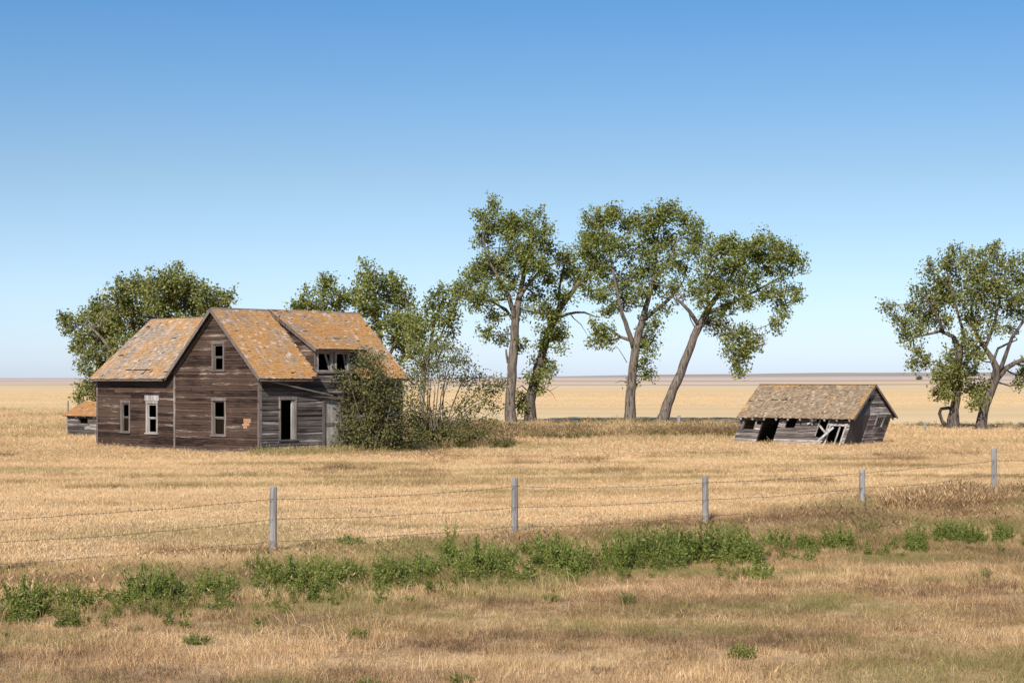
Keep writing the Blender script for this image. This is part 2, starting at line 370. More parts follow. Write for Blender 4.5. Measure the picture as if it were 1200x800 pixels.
# ------------------------------------------------------------------ timber building helpers
def cut(iv, openings, za, zb, tol):
    """subtract openings from the interval where they cover the row za..zb"""
    out = [iv]
    for (o0, o1, p0, p1) in openings:
        if min(zb, p1) - max(za, p0) > tol * (zb - za):
            nx = []
            for (a, b) in out:
                if o1 <= a or o0 >= b: nx.append((a, b)); continue
                if o0 > a: nx.append((a, o0))
                if o1 < b: nx.append((o1, b))
            out = nx
    return out
class Wall:
    """a wall plane: P + d*u + z, outward n; profile(z)->(u0,u1)"""
    def __init__(s, P, d, n, profile, z0, z1, openings, warp=None):
        s.P, s.d, s.n = Vector(P), Vector(d), Vector(n); s.profile, s.z0, s.z1, s.op = profile, z0, z1, openings
        s.warp = warp or (lambda v: v)
    def pt(s, u, z, t): return s.warp(s.P + s.d * u + Vector((0, 0, z)) + s.n * t)
    def slab(s, m, a, b, c, e, za, zb, t0, t1, t0b=None, t1b=None, mi=0):
        """prism: bottom u a..b at za, top u c..e at zb; t0..t1 thick at the bottom, t0b..t1b at the top"""
        t0b = t0 if t0b is None else t0b; t1b = t1 if t1b is None else t1b
        q = [s.pt(a, za, t0), s.pt(b, za, t0), s.pt(b, za, t1), s.pt(a, za, t1), s.pt(c, zb, t0b), s.pt(e, zb, t0b), s.pt(e, zb, t1b), s.pt(c, zb, t1b)]
        if s.d.cross(s.n).z < 0: q = [q[1], q[0], q[3], q[2], q[5], q[4], q[7], q[6]]
        m.hexa(q, mi)
    def backing(s, parent, mat, th=.11, breaks=(), name='wall'):
        zs = sorted({s.z0, s.z1, *[z for o in s.op for z in o[2:] if s.z0 < z < s.z1], *breaks}); m = MB()
        for za, zb in zip(zs[:-1], zs[1:]):
            (a, b), (c, e) = s.profile(za + 1e-5), s.profile(zb - 1e-5)
            for (i, j) in cut((min(a, c), max(b, e)), s.op, za, zb, .5):
                s.slab(m, max(i, a), min(j, b), max(i, c), max(min(j, e), max(i, c) + .001), za, zb, -th, 0)
        return m.build(name, mat, parent)
    def siding(s, parent, mat, ex=.12, lmin=1.6, lmax=4.2, gap=.0, holes=(), name='siding_board', wild=1.0, lap=.012):
        z = s.z0; cnt = 0
        while z < s.z1 - .03:
            zt = min(z + ex, s.z1)
            (a, b), (c, e) = s.profile(z), s.profile(zt - 1e-5)
            lo, hi = min(a, c), max(b, e)
            for (i, j) in cut((lo, hi), list(s.op) + list(holes), z, zt, .35):
                u = i
                while u < j - .02:
                    L = random.uniform(lmin, lmax); v = u + L
                    if j - v < .7: v = j
                    ub, vb = max(u, a), min(v, b); ut, vt = max(u, c), min(v, e)
                    if vb - ub > .02:
                        g = .004
                        if vt - ut < .005: ut = vt = max(min((ut + vt) / 2, e), c); vt += .005
                        m = MB(); o1 = random.uniform(.022, .034); d1 = random.gauss(0, .004) * wild
                        sag0 = random.gauss(0, .010) * wild; sag1 = random.gauss(0, .010) * wild
                        if random.random() < .05 * wild: sag1 -= random.uniform(.02, .06)
                        if random.random() < .10 * wild: o1 += random.uniform(.01, .03)
                        t0 = .003; A = [(ub + g, z - lap + sag0), (vb - g, z - lap + sag1), (ut + g, zt - .004 + sag0), (vt - g, zt - .004 + sag1)]
                        q = [s.pt(*A[0], t0), s.pt(*A[1], t0), s.pt(*A[1], o1 + d1), s.pt(*A[0], o1), s.pt(*A[2], t0), s.pt(*A[3], t0), s.pt(*A[3], .008), s.pt(*A[2], .008)]
                        if s.d.cross(s.n).z < 0: q = [q[1], q[0], q[3], q[2], q[5], q[4], q[7], q[6]]
                        if random.random() > .012 * wild or vb - ub > 2.5:
                            m.hexa(q); m.build(name, mat, parent); cnt += 1
                    u = v
            z = zt + gap
        return cnt
    def bar(s, m, u0, u1, z0, z1, t0, t1, mi=0): s.slab(m, u0, u1, u0, u1, z0, z1, t0, t1, mi=mi)
    def window(s, parent, o, mat=TRIM, sash=True, pane=False, cas=.11, sill=True, head=.13, depth=.10, name='window', rail=.5):
        u0, u1, z0, z1 = o; m = MB()
        s.bar(m, u0 - cas, u0 + .005, z0, z1, .004, .045); s.bar(m, u1 - .005, u1 + cas, z0, z1, .004, .045)
        s.bar(m, u0 - cas - .02, u1 + cas + .02, z1 + .001, z1 + head, .004, .052)
        for (a, b) in ((u0 + .002, u0 + .03), (u1 - .03, u1 - .002)): s.bar(m, a, b, z0 + .002, z1 - .002, -depth, .0035)
        s.bar(m, u0 + .031, u1 - .031, z1 - .032, z1 - .002, -depth, .0035)
        w_ = m.build(name, mat, parent)
        if sill:
            m = MB(); s.bar(m, u0 - cas - .05, u1 + cas + .05, z0 - .055, z0 - .001, -depth, .085); m.build('sill', mat, w_)
        zm = z0 + (z1 - z0) * rail
        if sash:
            for (za, zb, t) in ((z0 + .002, zm, -.075), (zm + .002, z1 - .035, -.045)):
                m = MB(); a, b = u0 + .032, u1 - .032
                s.bar(m, a, a + .045, za, zb, t, t + .03); s.bar(m, b - .045, b, za, zb, t, t + .03)
                s.bar(m, a + .046, b - .046, za, za + .05, t, t + .03); s.bar(m, a + .046, b - .046, zb - .045, zb, t, t + .03)
                m.build('sash', mat, w_)
                if pane and za == z0 + .002:
                    m = MB(); s.bar(m, a + .04, b - .04, za + .04, zb - .04, t + .012, t + .017); m.build('pane', GLASS, w_)
        return w_
def shingles(parent, O, e, sdir, n, L, S, keep, mat, name='shingles', ex=.14, wmin=.10, wmax=.21, miss=.003, ragged=.03, lift=1.0, slots=()):
    """courses of separate shingles on a slope: O eave corner, e along the eave, sdir up the slope, n normal"""
    O, e, sdir, n = Vector(O), Vector(e), Vector(sdir), Vector(n); m = MB(); rows = int(S / ex)
    for r in range(rows + 1):
        s0 = r * ex - .02; u = -random.random() * .1
        while u < L:
            w_ = random.uniform(wmin, wmax); a, b = max(u, 0) + .003, min(u + w_, L) - .003; u += w_
            if b - a < .02: continue
            mid = (a + b) / 2
            if not keep(mid, s0 + ex * .5): continue
            if random.random() < miss: continue
            if any(c0 < mid < c1 and d0 < s0 + .05 < d1 for (c0, c1, d0, d1) in slots): continue
            j = random.gauss(0, ragged * .35); lf = abs(random.gauss(0, .006)) * lift
            if random.random() < .03 * lift: lf += random.uniform(.01, .035)
            s1 = min(s0 + ex * 1.35, S); tb = .022 + lf; tt = .007
            sb = s0 + j; tilt = random.gauss(0, .004)
            p = [O + e * a + sdir * sb + n * .006, O + e * b + sdir * (sb + tilt) + n * .006, O + e * b + sdir * (sb + tilt) + n * tb, O + e * a + sdir * sb + n * tb,
                 O + e * a + sdir * s1 + n * .002, O + e * b + sdir * s1 + n * .002, O + e * b + sdir * s1 + n * tt, O + e * a + sdir * s1 + n * tt]
            m.add(p, [(0, 1, 2, 3), (3, 2, 6, 7), (0, 3, 7, 4), (1, 5, 6, 2)])
    o = m.build(name, mat, parent); o['kind'] = 'stuff'
    return o

# ------------------------------------------------------------------ the farmhouse
# local axes: x runs along the entrance wall (away to the right), y along the gable wall (away to the left)
HX, HY = -10.95, 74.0
def build_house():
    H = empty('farmhouse', (HX, HY, 0), R(45))
    tag(H, 'abandoned brown board farmhouse with orange lichened roof and broken windows', 'house')
    W, LN, EV, PK = 6.46, 8.25, 3.66, 6.42          # gable width, length, eave and peak heights
    hw = W / 2; tanp = (PK - EV) / hw; ang = math.atan(tanp)
    WY, WX, WE, WP = 13.2, 6.32, 3.63, 6.27         # wing end (y), wing depth (x), eave, peak
    B = .22                                          # underside of the walls
    # openings (u0,u1,z0,z1)
    g_low, g_up = (2.54, 3.42, .86, 2.40), (2.66, 3.40, 3.74, 4.92)
    w_a, w_b = (10.32 - W, 10.95 - W, .84, 2.22), (7.98 - W, 8.76 - W, .84, 2.22)
    e_win, e_door = (1.12, 1.92, .70, 2.46), (3.58, 4.50, .30, 2.44)
    d_a, d_b = (3.22, 3.95, 3.76, 4.52), (4.26, 4.92, 3.76, 4.52)
    # walls
    def prof_gable(z):
        if z <= EV: return (0, W)
        k_ = (z - EV) / tanp; return (k_, W - k_)
    gable = Wall((0, 0, 0), (0, 1, 0), (-1, 0, 0), prof_gable, B, PK - .05, [g_low, g_up])
    wing = Wall((.03, W, 0), (0, 1, 0), (-1, 0, 0), lambda z: (0.0, WY - W), B, WE + .02, [w_a, w_b])
    def prof_side(z): return (0, LN) if z <= EV else (3.03, 5.32)
    side = Wall((0, 0, 0), (1, 0, 0), (0, -1, 0), prof_side, B, 4.68, [e_win, e_door, d_a, d_b])
    patch = (.62, 1.12, 1.34, 1.62)
    gable.backing(H, SHEATH, breaks=(EV,)); wing.backing(H, SHEATH); side.backing(H, SHEATH, breaks=(EV,))
    n = gable.siding(H, SIDING, lmin=2.4, lmax=5.2, holes=[patch, (1.0, 2.0, 1.34, 1.45), (.85, 1.2, 1.2, 1.33), (4.0, 5.1, 2.92, 2.99)])
    n += wing.siding(H, SIDING, lmin=2.2, lmax=4.6)
    n += side.siding(H, SIDING_GREY, lmin=2.2, lmax=4.8, holes=[(3.03, 5.32, 3.63, 3.74)], wild=1.6)
    m = MB(); gable.bar(m, .60, 1.14, 1.46, 1.63, .0015, .02); gable.bar(m, .72, 1.25, 1.32, 1.455, .0015, .012); gable.bar(m, .88, 1.16, 1.2, 1.315, .0015, .016); tag(m.build('bared_board', FRESH, H), 'pale orange bare wood where a siding board has torn off')
    # unseen far walls
    back = Wall((LN, W, 0), (0, -1, 0), (1, 0, 0), lambda z: (lambda q: (q[0], q[1]))(prof_gable(z)), B, PK - .05, [(2.6, 3.5, .8, 2.3)])
    back.backing(H, SIDING, breaks=(EV,))
    Wall((LN - .001, W - .001, 0), (-1, 0, 0), (0, 1, 0), lambda z: (0, LN), B, EV - .02, [(4.0, 5.2, .3, 2.4)]).backing(H, SHEATH)
    wend = Wall((0.03, WY, 0), (1, 0, 0), (0, 1, 0), lambda z: (0, WX) if z <= WE else ((z - WE) / .835, WX - (z - WE) / .835), B, WP - .1, [(2.55, 2.92, .95, 2.3)])
    wend.backing(H, SIDING, breaks=(WE,))
    Wall((WX, W + .12, 0), (0, 1, 0), (1, 0, 0), lambda z: (0, WY - W - .12), B, WE, []).backing(H, SIDING)
    m = MB(); m.box((.12, .12, .16), (LN - .12, W - .12, .28)); m.box((.15, W + .12, .16), (WX - .12, WY - .12, .279)); m.build('floor_boards', SHEATH, H)
    m = MB(); m.box((.12, .12, 2.75), (LN - .12, W - .12, 2.85)); m.build('ceiling', SHEATH, H)
    # corner boards and base trim
    def post(x0, y0, x1, y1, z0, z1, label=None): m_ = MB(); m_.box((x0, y0, z0), (x1, y1, z1)); return m_.build('corner_board', TRIM, H)
    post(-.036, -.034, -.0005, .10, B - .02, EV - .02); post(.0005, -.036, .11, -.0005, B - .02, EV - .12)
    post(-.034, W - .06, -.0005, W + .07, B - .02, EV - .05); post(-.004, WY - .1, .0275, WY + .03, B - .02, WE - .03)
    # sill planks and stones under the walls
    m = MB(); gable.bar(m, 0, W, B - .13, B - .012, -.08, .015); m.build('sill_plank', TRIM_H, H)
    m = MB(); wing.bar(m, .1, WY - W, B - .12, B - .012, -.08, .012); m.build('sill_plank', TRIM_H, H)
    m = MB(); side.bar(m, 0.02, 3.5, B - .13, B - .012, -.08, .02); side.bar(m, 4.6, LN, B - .13, B - .012, -.08, .02); m.build('sill_plank', TRIM_H, H)
    for q in range(26):
        if q < 20: x, y = random.uniform(-.02, .12), q * .66 + random.uniform(0, .2)
        else: x, y = (q - 20) * .75 + .3, random.uniform(-.04, .06)
        m = MB(); s = random.uniform(.13, .24); pts = []
        for dz in (-.12, .05, B - .14):
            k_ = 1.0 if dz < .1 else .8
            for a in range(7): t = a / 7 * 6.283; rr = s * k_ * random.uniform(.8, 1.1); pts.append((x + rr * math.cos(t) * .7, y + rr * math.sin(t) * 1.2, dz))
        f = [tuple(range(14, 21))] + [(r * 7 + a, r * 7 + (a + 1) % 7, (r + 1) * 7 + (a + 1) % 7, (r + 1) * 7 + a) for r in (0, 1) for a in range(7)]
        m.add(pts, f); m.build('foundation_stone', STONE, H)
    # windows and doors
    gable.window(H, g_low, TRIM, pane=True); gable.window(H, g_up, TRIM)
    wing.window(H, w_a, TRIM, pane=True, cas=.10); wb = wing.window(H, w_b, TRIM_L, cas=.10)
    tag(wb, 'paler window with daylight showing through the room behind')
    m = MB(); wing.bar(m, w_b[0] - .22, w_b[1] + .16, w_b[3] + .132, w_b[3] + .38, .03, .07); tag(m.build('cover_board', PALE, H), 'short whitish board nailed above the window')
    ew = side.window(H, e_win, TRIM, sash=False, cas=.09)
    m = MB(); side.bar(m, e_win[1] - .16, e_win[1] - .035, e_win[2] + .01, e_win[3] - .04, -.09, -.02); m.build('jamb', PALE, ew)
    for o, sd_ in ((d_a, .62), (d_b, .70)):
        dw_ = side.window(H, o, TRIM_L, sash=False, cas=.08, head=.07, depth=.05)
        m = MB(); p = side.pt(o[0] + (o[1] - o[0]) * .95, o[2] + .02, -.03); q = side.pt(o[0] + (o[1] - o[0]) * sd_, o[3] - .04, -.05); m.bar(p, q, .10, .03, up=(0, -1, 0)); m.build('broken_sash', TRIM_L, dw_)
    dr = MB(); side.bar(dr, e_door[0] - .13, e_door[0] + .003, e_door[2], e_door[3], .004, .05); side.bar(dr, e_door[1] - .003, e_door[1] + .13, e_door[2], e_door[3], .004, .05)
    side.bar(dr, e_door[0] - .15, e_door[1] + .15, e_door[3] + .001, e_door[3] + .14, .004, .055); door = dr.build('door', TRIM, H)
    for q in range(5):
        wq = (e_door[1] - e_door[0]) / 5; m = MB(); side.bar(m, e_door[0] + q * wq + .006, e_door[0] + (q + 1) * wq - .004, e_door[2] + random.uniform(0, .03), e_door[3] - .01, -.06, -.03 + random.uniform(-.006, .006)); m.build('plank', TRIM_L, door)
    m = MB(); side.bar(m, e_door[0] + .05, e_door[1] - .05, 1.25, 1.40, -.029, -.006); m.build('rail', TRIM_H, door)
    m = MB(); m.tube([(e_door[1] - .14, .03, 1.15), (e_door[1] - .14, -.06, 1.15)], [.03, .03], 8); m.build('handle', WIRE, door)
    # main roof: two slopes
    ov, oe = .30, .42                                # rake and eave overhangs
    c_, s_ = math.cos(ang), math.sin(ang)
    x0, x1 = -ov, LN + .04; S = (hw + oe) / c_
    def slope_deck(name, y_e, sg, th=.045):
        m = MB(); z_e = EV - oe * tanp + .05
        nv = Vector((0, -sg * s_, c_)); sd = Vector((0, sg * c_, s_))
        segs = [(x0, x1)] if sg < 0 else [(x0, 3.02), (5.34, x1)]
        for (a, b) in segs:
            p = [Vector((a, y_e, z_e)), Vector((b, y_e, z_e)), Vector((b, y_e, z_e)) + sd * (S - .01), Vector((a, y_e, z_e)) + sd * (S - .01)]
            q = [v + nv * th for v in p]
            m.hexa([p[0], p[1], p[2], p[3], q[0], q[1], q[2], q[3]] if sg > 0 else [p[1], p[0], p[3], p[2], q[1], q[0], q[3], q[2]])
        if sg > 0:      # the strip above the dormer
            p = [Vector((3.021, y_e, z_e)) + sd * (S - .75), Vector((5.339, y_e, z_e)) + sd * (S - .75), Vector((5.339, y_e, z_e)) + sd * (S - .01), Vector((3.021, y_e, z_e)) + sd * (S - .01)]
            q = [v + nv * th for v in p]; m.hexa(p + q)
        rf = m.build(name, DARKWOOD, H)
        return rf, Vector((x0, y_e, z_e)) + nv * th, sd, nv
    rf, O, sd, nv = slope_deck('roof', -oe, 1)
    s_wall = oe / c_
    def keep_front(u, s):
        xx = u + x0
        if 2.99 < xx < 5.36 and s < S - .30: return False
        if xx > 2.45 and xx < 3.0 and s < (xx - 2.5) * .5: return False
        return True
    shingles(rf, O, (1, 0, 0), sd, nv, x1 - x0, S, keep_front, SHINGLE_O, slots=[(6.4, 6.9, 1.0, 1.15)])
    rb, O2, sd2, nv2 = slope_deck('roof', W + oe, -1)
    shingles(rb, O2, (1, 0, 0), sd2, nv2, x1 - x0, S, lambda u, s: True, SHINGLE_O)
    m = MB(); zt = PK + .115
    m.hexa([(x0, hw - .13, zt - .13), (x1, hw - .13, zt - .13), (x1, hw + .004, zt - .005), (x0, hw + .004, zt - .005), (x0, hw - .13, zt - .10), (x1, hw - .13, zt - .10), (x1, hw + .004, zt + .024), (x0, hw + .004, zt + .024)])
    m.hexa([(x0, hw + .006, zt - .02), (x1, hw + .006, zt - .02), (x1, hw + .14, zt - .14), (x0, hw + .14, zt - .14), (x0, hw + .006, zt + .012), (x1, hw + .006, zt + .012), (x1, hw + .14, zt - .11), (x0, hw + .14, zt - .11)])
    m.build('ridge_board', TRIM_H, H)
    # barge boards on the front rake, eave fascia, friezes
    def rake(y_from, z_from, sg, xx, wd=.15, mat=TRIM, name='barge_board', L=S):
        m = MB(); sdv = Vector((0, sg * c_, s_)); nvv = Vector((0, -sg * s_, c_)); p0 = Vector((xx, y_from, z_from)) + nvv * .055
        p = [p0, p0 + sdv * L, p0 + sdv * L - nvv * wd, p0 - nvv * wd]
        q = [v + Vector((-.03, 0, 0)) for v in p]
        m.hexa([p[0], p[1], p[2], p[3], q[0], q[1], q[2], q[3]]); return m.build(name, mat, H)
    ze = EV - oe * tanp + .05
    rake(-oe, ze, 1, x0 - .001); rake(W + oe, ze, -1, x0 - .001)
    rake(-.0, EV - .02, 1, -.0345, .13, TRIM, 'frieze_and_shade_board', hw / c_ - .1); rake(W, EV - .02, -1, -.0345, .13, TRIM, 'frieze_and_shade_board', hw / c_ - .1)
    m = MB(); m.bar((x0 + .02, -oe + .005, ze - .035), (2.62, -oe + .005, ze - .035), .03, .10); m.bar((5.4, -oe + .005, ze - .03), (x1, -oe + .005, ze - .03), .03, .10); m.build('fascia', TRIM_H, H)
    m = MB(); m.box((.0, -oe + .02, ze - .03), (2.55, -.03, ze - .005)); m.box((5.42, -oe + .02, ze - .03), (LN, -.03, ze - .005)); m.build('soffit', DARKWOOD, H)
    # dormer
    dx0, dx1 = 2.86, 5.62; ye, zd = -.34, 4.66
    sdd = Vector((0, hw - ye, PK + .10 - zd)); Sd = sdd.length; sdd.normalize(); nd = Vector((0, -sdd.z, sdd.y))
    m = MB(); p = [Vector((dx0, ye, zd)), Vector((dx1, ye, zd)), Vector((dx1, ye, zd)) + sdd * Sd, Vector((dx0, ye, zd)) + sdd * Sd]
    q = [v + nd * .05 for v in p]; m.hexa(p + q); dm = m.build('dormer_roof', DARKWOOD, H)
    shingles(dm, Vector((dx0, ye, zd)) + nd * .05, (1, 0, 0), sdd, nd, dx1 - dx0, Sd, lambda u, s: True, SHINGLE_O, slots=[(1.65, 2.05, 1.0, 1.13), (.1, .5, Sd - .25, Sd - .1)], miss=.01)
    m = MB(); p0 = Vector((dx0 - .001, ye, zd)) + nd * .055; pe = p0 + sdd * (Sd - .35)
    m.hexa([p0, pe, pe - nd * .15, p0 - nd * .15] + [v + Vector((-.03, 0, 0)) for v in (p0, pe, pe - nd * .15, p0 - nd * .15)]); m.build('barge_board', TRIM, H)
    m = MB(); m.bar((dx0, ye - .012, zd - .03), (dx1 + .15, ye - .012, zd - .03), .025, .11); m.build('fascia', DARKWOOD, H)
    # cheeks: triangles between the main slope and the dormer roof
    for xx, nx_ in ((3.03, -1), (5.32, 1)):
        ch = Wall((xx, 0, 0), (0, 1, 0), (nx_, 0, 0), lambda z: (0.0, max(.02, min((z - EV) / tanp + .0, hw - .05))), EV, PK - .1, [])
        zz = EV + .02; j = 0
        while zz < 5.95:
            zt = zz + .15; ulo = max(0.0, (zt - zd + .10) / (sdd.z / sdd.y) + ye) if zt > zd - .1 else 0.0
            uhi = (zz - EV) / tanp + .14
            if uhi - ulo > .08:
                m = MB(); ch.slab(m, ulo, uhi, ulo, uhi, zz, zt - .004, -.05, .02, -.05, .008); m.build('cheek_board', SIDING, H)
            zz = zt
    m = MB(); side.bar(m, 3.0, 3.12, EV + .02, 4.6, .003, .034); side.bar(m, 5.22, 5.34, EV + .02, 4.6, .003, .034); side.bar(m, 4.05, 4.16, 3.8, 4.55, .003, .03); m.build('dormer_trim', TRIM, H)
    m = MB(); side.bar(m, 3.0, 5.4, 3.62, 3.70, .0, .09); m.build('dormer_sill', TRIM_H, H)
    # a loose pole hanging from the eave across the entrance wall
    m = MB(); m.bar((.25, -.30, ze - .06), (3.9, -.22, 2.62), .05, .07); tag(m.build('loose_rail', TRIM_H, H), 'long loose board hanging from the eave down across the entrance wall')
    m = MB(); m.bar((2.4, -.06, 2.86), (4.3, -.06, 2.70), .07, .06); m.build('broken_ledger', DARKWOOD, H)
    # wing roof
    wr = math.atan((WP - WE) / (WX / 2)); cw, sw = math.cos(wr), math.sin(wr); ow = .42; xm = .03 + WX / 2
    Sw = (WX / 2 + ow) / cw; zw = WE - ow * math.tan(wr) + .06; y1 = WY + .01
    for sg, xe in ((1, .03 - ow), (-1, .03 + WX + ow)):
        sdw = Vector((sg * cw, 0, sw)); nw = Vector((-sg * sw, 0, cw)); ya = W + .02
        m = MB()
        def yv(s):   # where the wing slope meets the main roof
            z = zw + s * sw; return max(3.3, W + oe - (z - ze + .02) / tanp)
        N_ = 8
        for q in range(N_):
            sa, sb = Sw * q / N_, Sw * (q + 1) / N_ - (.005 if q == N_ - 1 else 0); P0 = Vector((xe, 0, zw))
            p = [P0 + sdw * sa + Vector((0, y1, 0)), P0 + sdw * sa + Vector((0, yv(sa), 0)), P0 + sdw * sb + Vector((0, yv(sb), 0)), P0 + sdw * sb + Vector((0, y1, 0))]
            q4 = [v + nw * .045 for v in p]; m.hexa(p + q4 if sg > 0 else [p[1], p[0], p[3], p[2], q4[1], q4[0], q4[3], q4[2]])
        wf = m.build('roof', DARKWOOD, H)
        shingles(wf, Vector((xe, y1, zw)) + nw * .045, (0, -1, 0), sdw, nw, y1 - 3.2, Sw, lambda u, s: y1 - u > yv(s) - .02, SHINGLE_W, ragged=.045, miss=.012, lift=1.5,
                 slots=[(.55, .95, 1.62, 1.74), (2.6, 4.6, .5, .62), (5.9, 6.6, .40, .52), (.35, .7, 3.9, 4.02)] if sg > 0 else ())
    m = MB(); m.bar((.03 - ow + .005, y1, zw - .02), (.03 - ow + .005, W + .45, zw - .02), .03, .10); m.build('fascia', TRIM_H, H)
    m = MB(); m.box((.03 - ow + .02, W + .46, zw - .012), (.026, WY, zw + .008)); m.build('soffit', DARKWOOD, H)
    m = MB(); wing.bar(m, .09, WY - W - .11, WE - .60, WE - .10, .036, .05); m.build('frieze_and_shade_board', DARKWOOD, H)  # dark strip on the wing wall, standing in for the eave's shadow band
    m = MB(); zr = WP + .09; m.bar((xm, 3.4, zr), (xm, y1, zr), .22, .03); m.build('ridge_board', TRIM_H, H)
    m = MB(); p0 = Vector((.03 - ow, y1 + .001, zw)) + Vector((-sw, 0, cw)) * .05; dv = Vector((cw, 0, sw)); nn = Vector((-sw, 0, cw))
    p = [p0, p0 + dv * Sw, p0 + dv * Sw - nn * .14, p0 - nn * .14]; m.hexa([v + Vector((0, .03, 0)) for v in p] + p); m.build('barge_board', TRIM, H)
    return n
NB = build_house()


# ------------------------------------------------------------------ the racked shed on the right
def build_shed():
    S = empty('leaning_shed', (16.49, 85.0, 0), R(-40))
    tag(S, 'collapsing grey board shed leaning right under a shingled gable roof', 'shed')
    L, Wd, EV, PK = 6.46, 4.0, 1.55, 3.02
    k_ = .38
    def warp(v): return Vector((v.x + k_ * min(v.z, EV), v.y, v.z))
    slope = (PK - EV) / (Wd / 2); ang = math.atan(slope); c_, s_ = math.cos(ang), math.sin(ang); sh = k_ * EV
    # front wall: u runs left to right from -L to 0
    op = [(.28, .98, .80, 1.28), (1.36, 2.36, .0, 1.46), (2.80, 3.36, .86, 1.36), (4.72, 5.18, .98, 1.32), (4.74, 5.26, .52, .93), (5.42, 6.20, .08, 1.02), (4.02, 4.42, 1.12, 1.3)]
    front = Wall((-L, 0, 0), (1, 0, 0), (0, -1, 0), lambda z: (0, L), .03, EV, op, warp)
    end = Wall((0, 0, 0), (0, 1, 0), (1, 0, 0), lambda z: (0, Wd) if z <= EV else ((z - EV) / slope, Wd - (z - EV) / slope), .03, PK - .06, [(2.55, 3.25, .92, 1.42)], warp)
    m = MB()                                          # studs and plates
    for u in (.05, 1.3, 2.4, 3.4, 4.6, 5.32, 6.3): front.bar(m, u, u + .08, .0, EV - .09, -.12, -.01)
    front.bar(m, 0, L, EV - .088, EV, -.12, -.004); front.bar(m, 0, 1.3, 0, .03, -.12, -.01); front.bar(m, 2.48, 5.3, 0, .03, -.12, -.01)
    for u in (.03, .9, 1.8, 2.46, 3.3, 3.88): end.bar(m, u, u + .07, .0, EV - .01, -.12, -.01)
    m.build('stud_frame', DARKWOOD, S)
    front.siding(S, SHEDBOARD, ex=.145, lmin=1.3, lmax=3.4, wild=2.6, lap=.004, name='wall_board')
    end.siding(S, SHEDBOARD, ex=.14, lmin=2.5, lmax=5, wild=1.4, lap=.008, name='wall_board', holes=[(-.1, 1.72, 0, 2.2), (1.3, 1.66, 2.2, 2.6)])
    m = MB()
    for (za, zb) in ((.05, .62), (.615, 1.18), (1.175, EV), (EV, 2.24)):
        (a, b), (c, e) = end.profile(za), end.profile(zb); end.slab(m, a + .02, 1.80, c + .02, 1.78, za, zb, -.008, .002)
    tag(m.build('tar_paper', TAR, S), 'smooth dark tar paper on the left half of the gable where boards are gone')
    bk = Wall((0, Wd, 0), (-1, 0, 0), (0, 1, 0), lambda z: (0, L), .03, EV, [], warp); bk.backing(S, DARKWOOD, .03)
    le = Wall((-L, Wd, 0), (0, -1, 0), (-1, 0, 0), lambda z: (0, Wd) if z <= EV else ((z - EV) / slope, Wd - (z - EV) / slope), .03, PK - .06, [], warp); le.backing(S, SIDING_GREY, .03, breaks=(EV,))
    # roof, moved over with the tops of the walls
    oe, ov = .30, .17; Sl = (Wd / 2 + oe) / c_; ze = EV - oe * slope + .03
    xa, xb = -L + sh - ov, sh + ov
    for sg, ye in ((1, -oe), (-1, Wd + oe)):
        sd = Vector((0, sg * c_, s_)); nv = Vector((0, -sg * s_, c_)); m = MB()
        nq = 12
        for q in range(nq):                          # sheathing boards across the slope
            sa, sb = Sl * q / nq + .006, Sl * (q + 1) / nq
            p = [Vector((xa, ye, ze)) + sd * sa, Vector((xb, ye, ze)) + sd * sa, Vector((xb, ye, ze)) + sd * sb, Vector((xa, ye, ze)) + sd * sb]
            q4 = [v + nv * .03 for v in p]; m.hexa(p + q4 if sg > 0 else [p[1], p[0], p[3], p[2], q4[1], q4[0], q4[3], q4[2]])
        rf = m.build('roof', DARKWOOD, S)
        shingles(rf, Vector((xa, ye, ze)) + nv * .03, (1, 0, 0), sd, nv, xb - xa, Sl, lambda u, s: True, SHINGLE_G, miss=.012, ragged=.07, lift=1.3, ex=.11, wmin=.08, wmax=.16,
                 slots=[(1.35, 1.75, 1.35, 1.5), (1.9, 2.35, 1.38, 1.52)] if sg > 0 else ())
        m = MB()
        p0 = Vector((xb + .001, ye, ze)) + nv * .045; p = [p0, p0 + sd * Sl, p0 + sd * Sl - nv * .12, p0 - nv * .12]
        m.hexa([v + Vector((.025, 0, 0)) for v in p] + p); m.build('barge_board', TRIM, S)
        for q in range(10):
            x = xa + .25 + q * (xb - xa - .5) / 9; m = MB()
            a = Vector((x, ye + sg * .01, ze)) - nv * .048; m.bar(a - sd * .075, a + sd * (Sl - .12), .06, .09, up=nv)
            m.build('rafter', PALE, S)
    m = MB(); m.bar((xa, Wd / 2, PK + .075), (xb, Wd / 2, PK + .075), .24, .03); m.build('ridge_board', SHINGLE_G, S)
    # small boarded window in the gable end
    wn = end.window(S, (2.55, 3.25, .92, 1.42), TRIM_L, sash=False, cas=.09, head=.09)
    for q in range(3):
        m = MB(); end.bar(m, 2.66 + q * .2, 2.74 + q * .2, .93, 1.40, -.05, -.02); m.build('board', TRIM_L, wn)
    front.window(S, op[0], TRIM, sash=False, cas=.07, head=.06, sill=False)
    # door opening at the right: a broken frame and boards leaning in it
    m = MB(); front.bar(m, 5.34, 5.42, .02, 1.02, .004, .04); front.bar(m, 6.2, 6.28, .02, 1.02, .004, .04); front.bar(m, 5.34, 6.28, 1.021, 1.10, .004, .045); dw = m.build('door_frame', PALE, S)
    m = MB(); front.bar(m, 5.86, 5.95, .03, .98, -.05, -.01); m.build('plank', PALE, dw)
    m = MB(); front.bar(m, 4.66, 4.73, .5, 1.36, .004, .04); front.bar(m, 5.19, 5.26, .45, 1.34, .004, .04); m.build('window_casing', PALE, S)
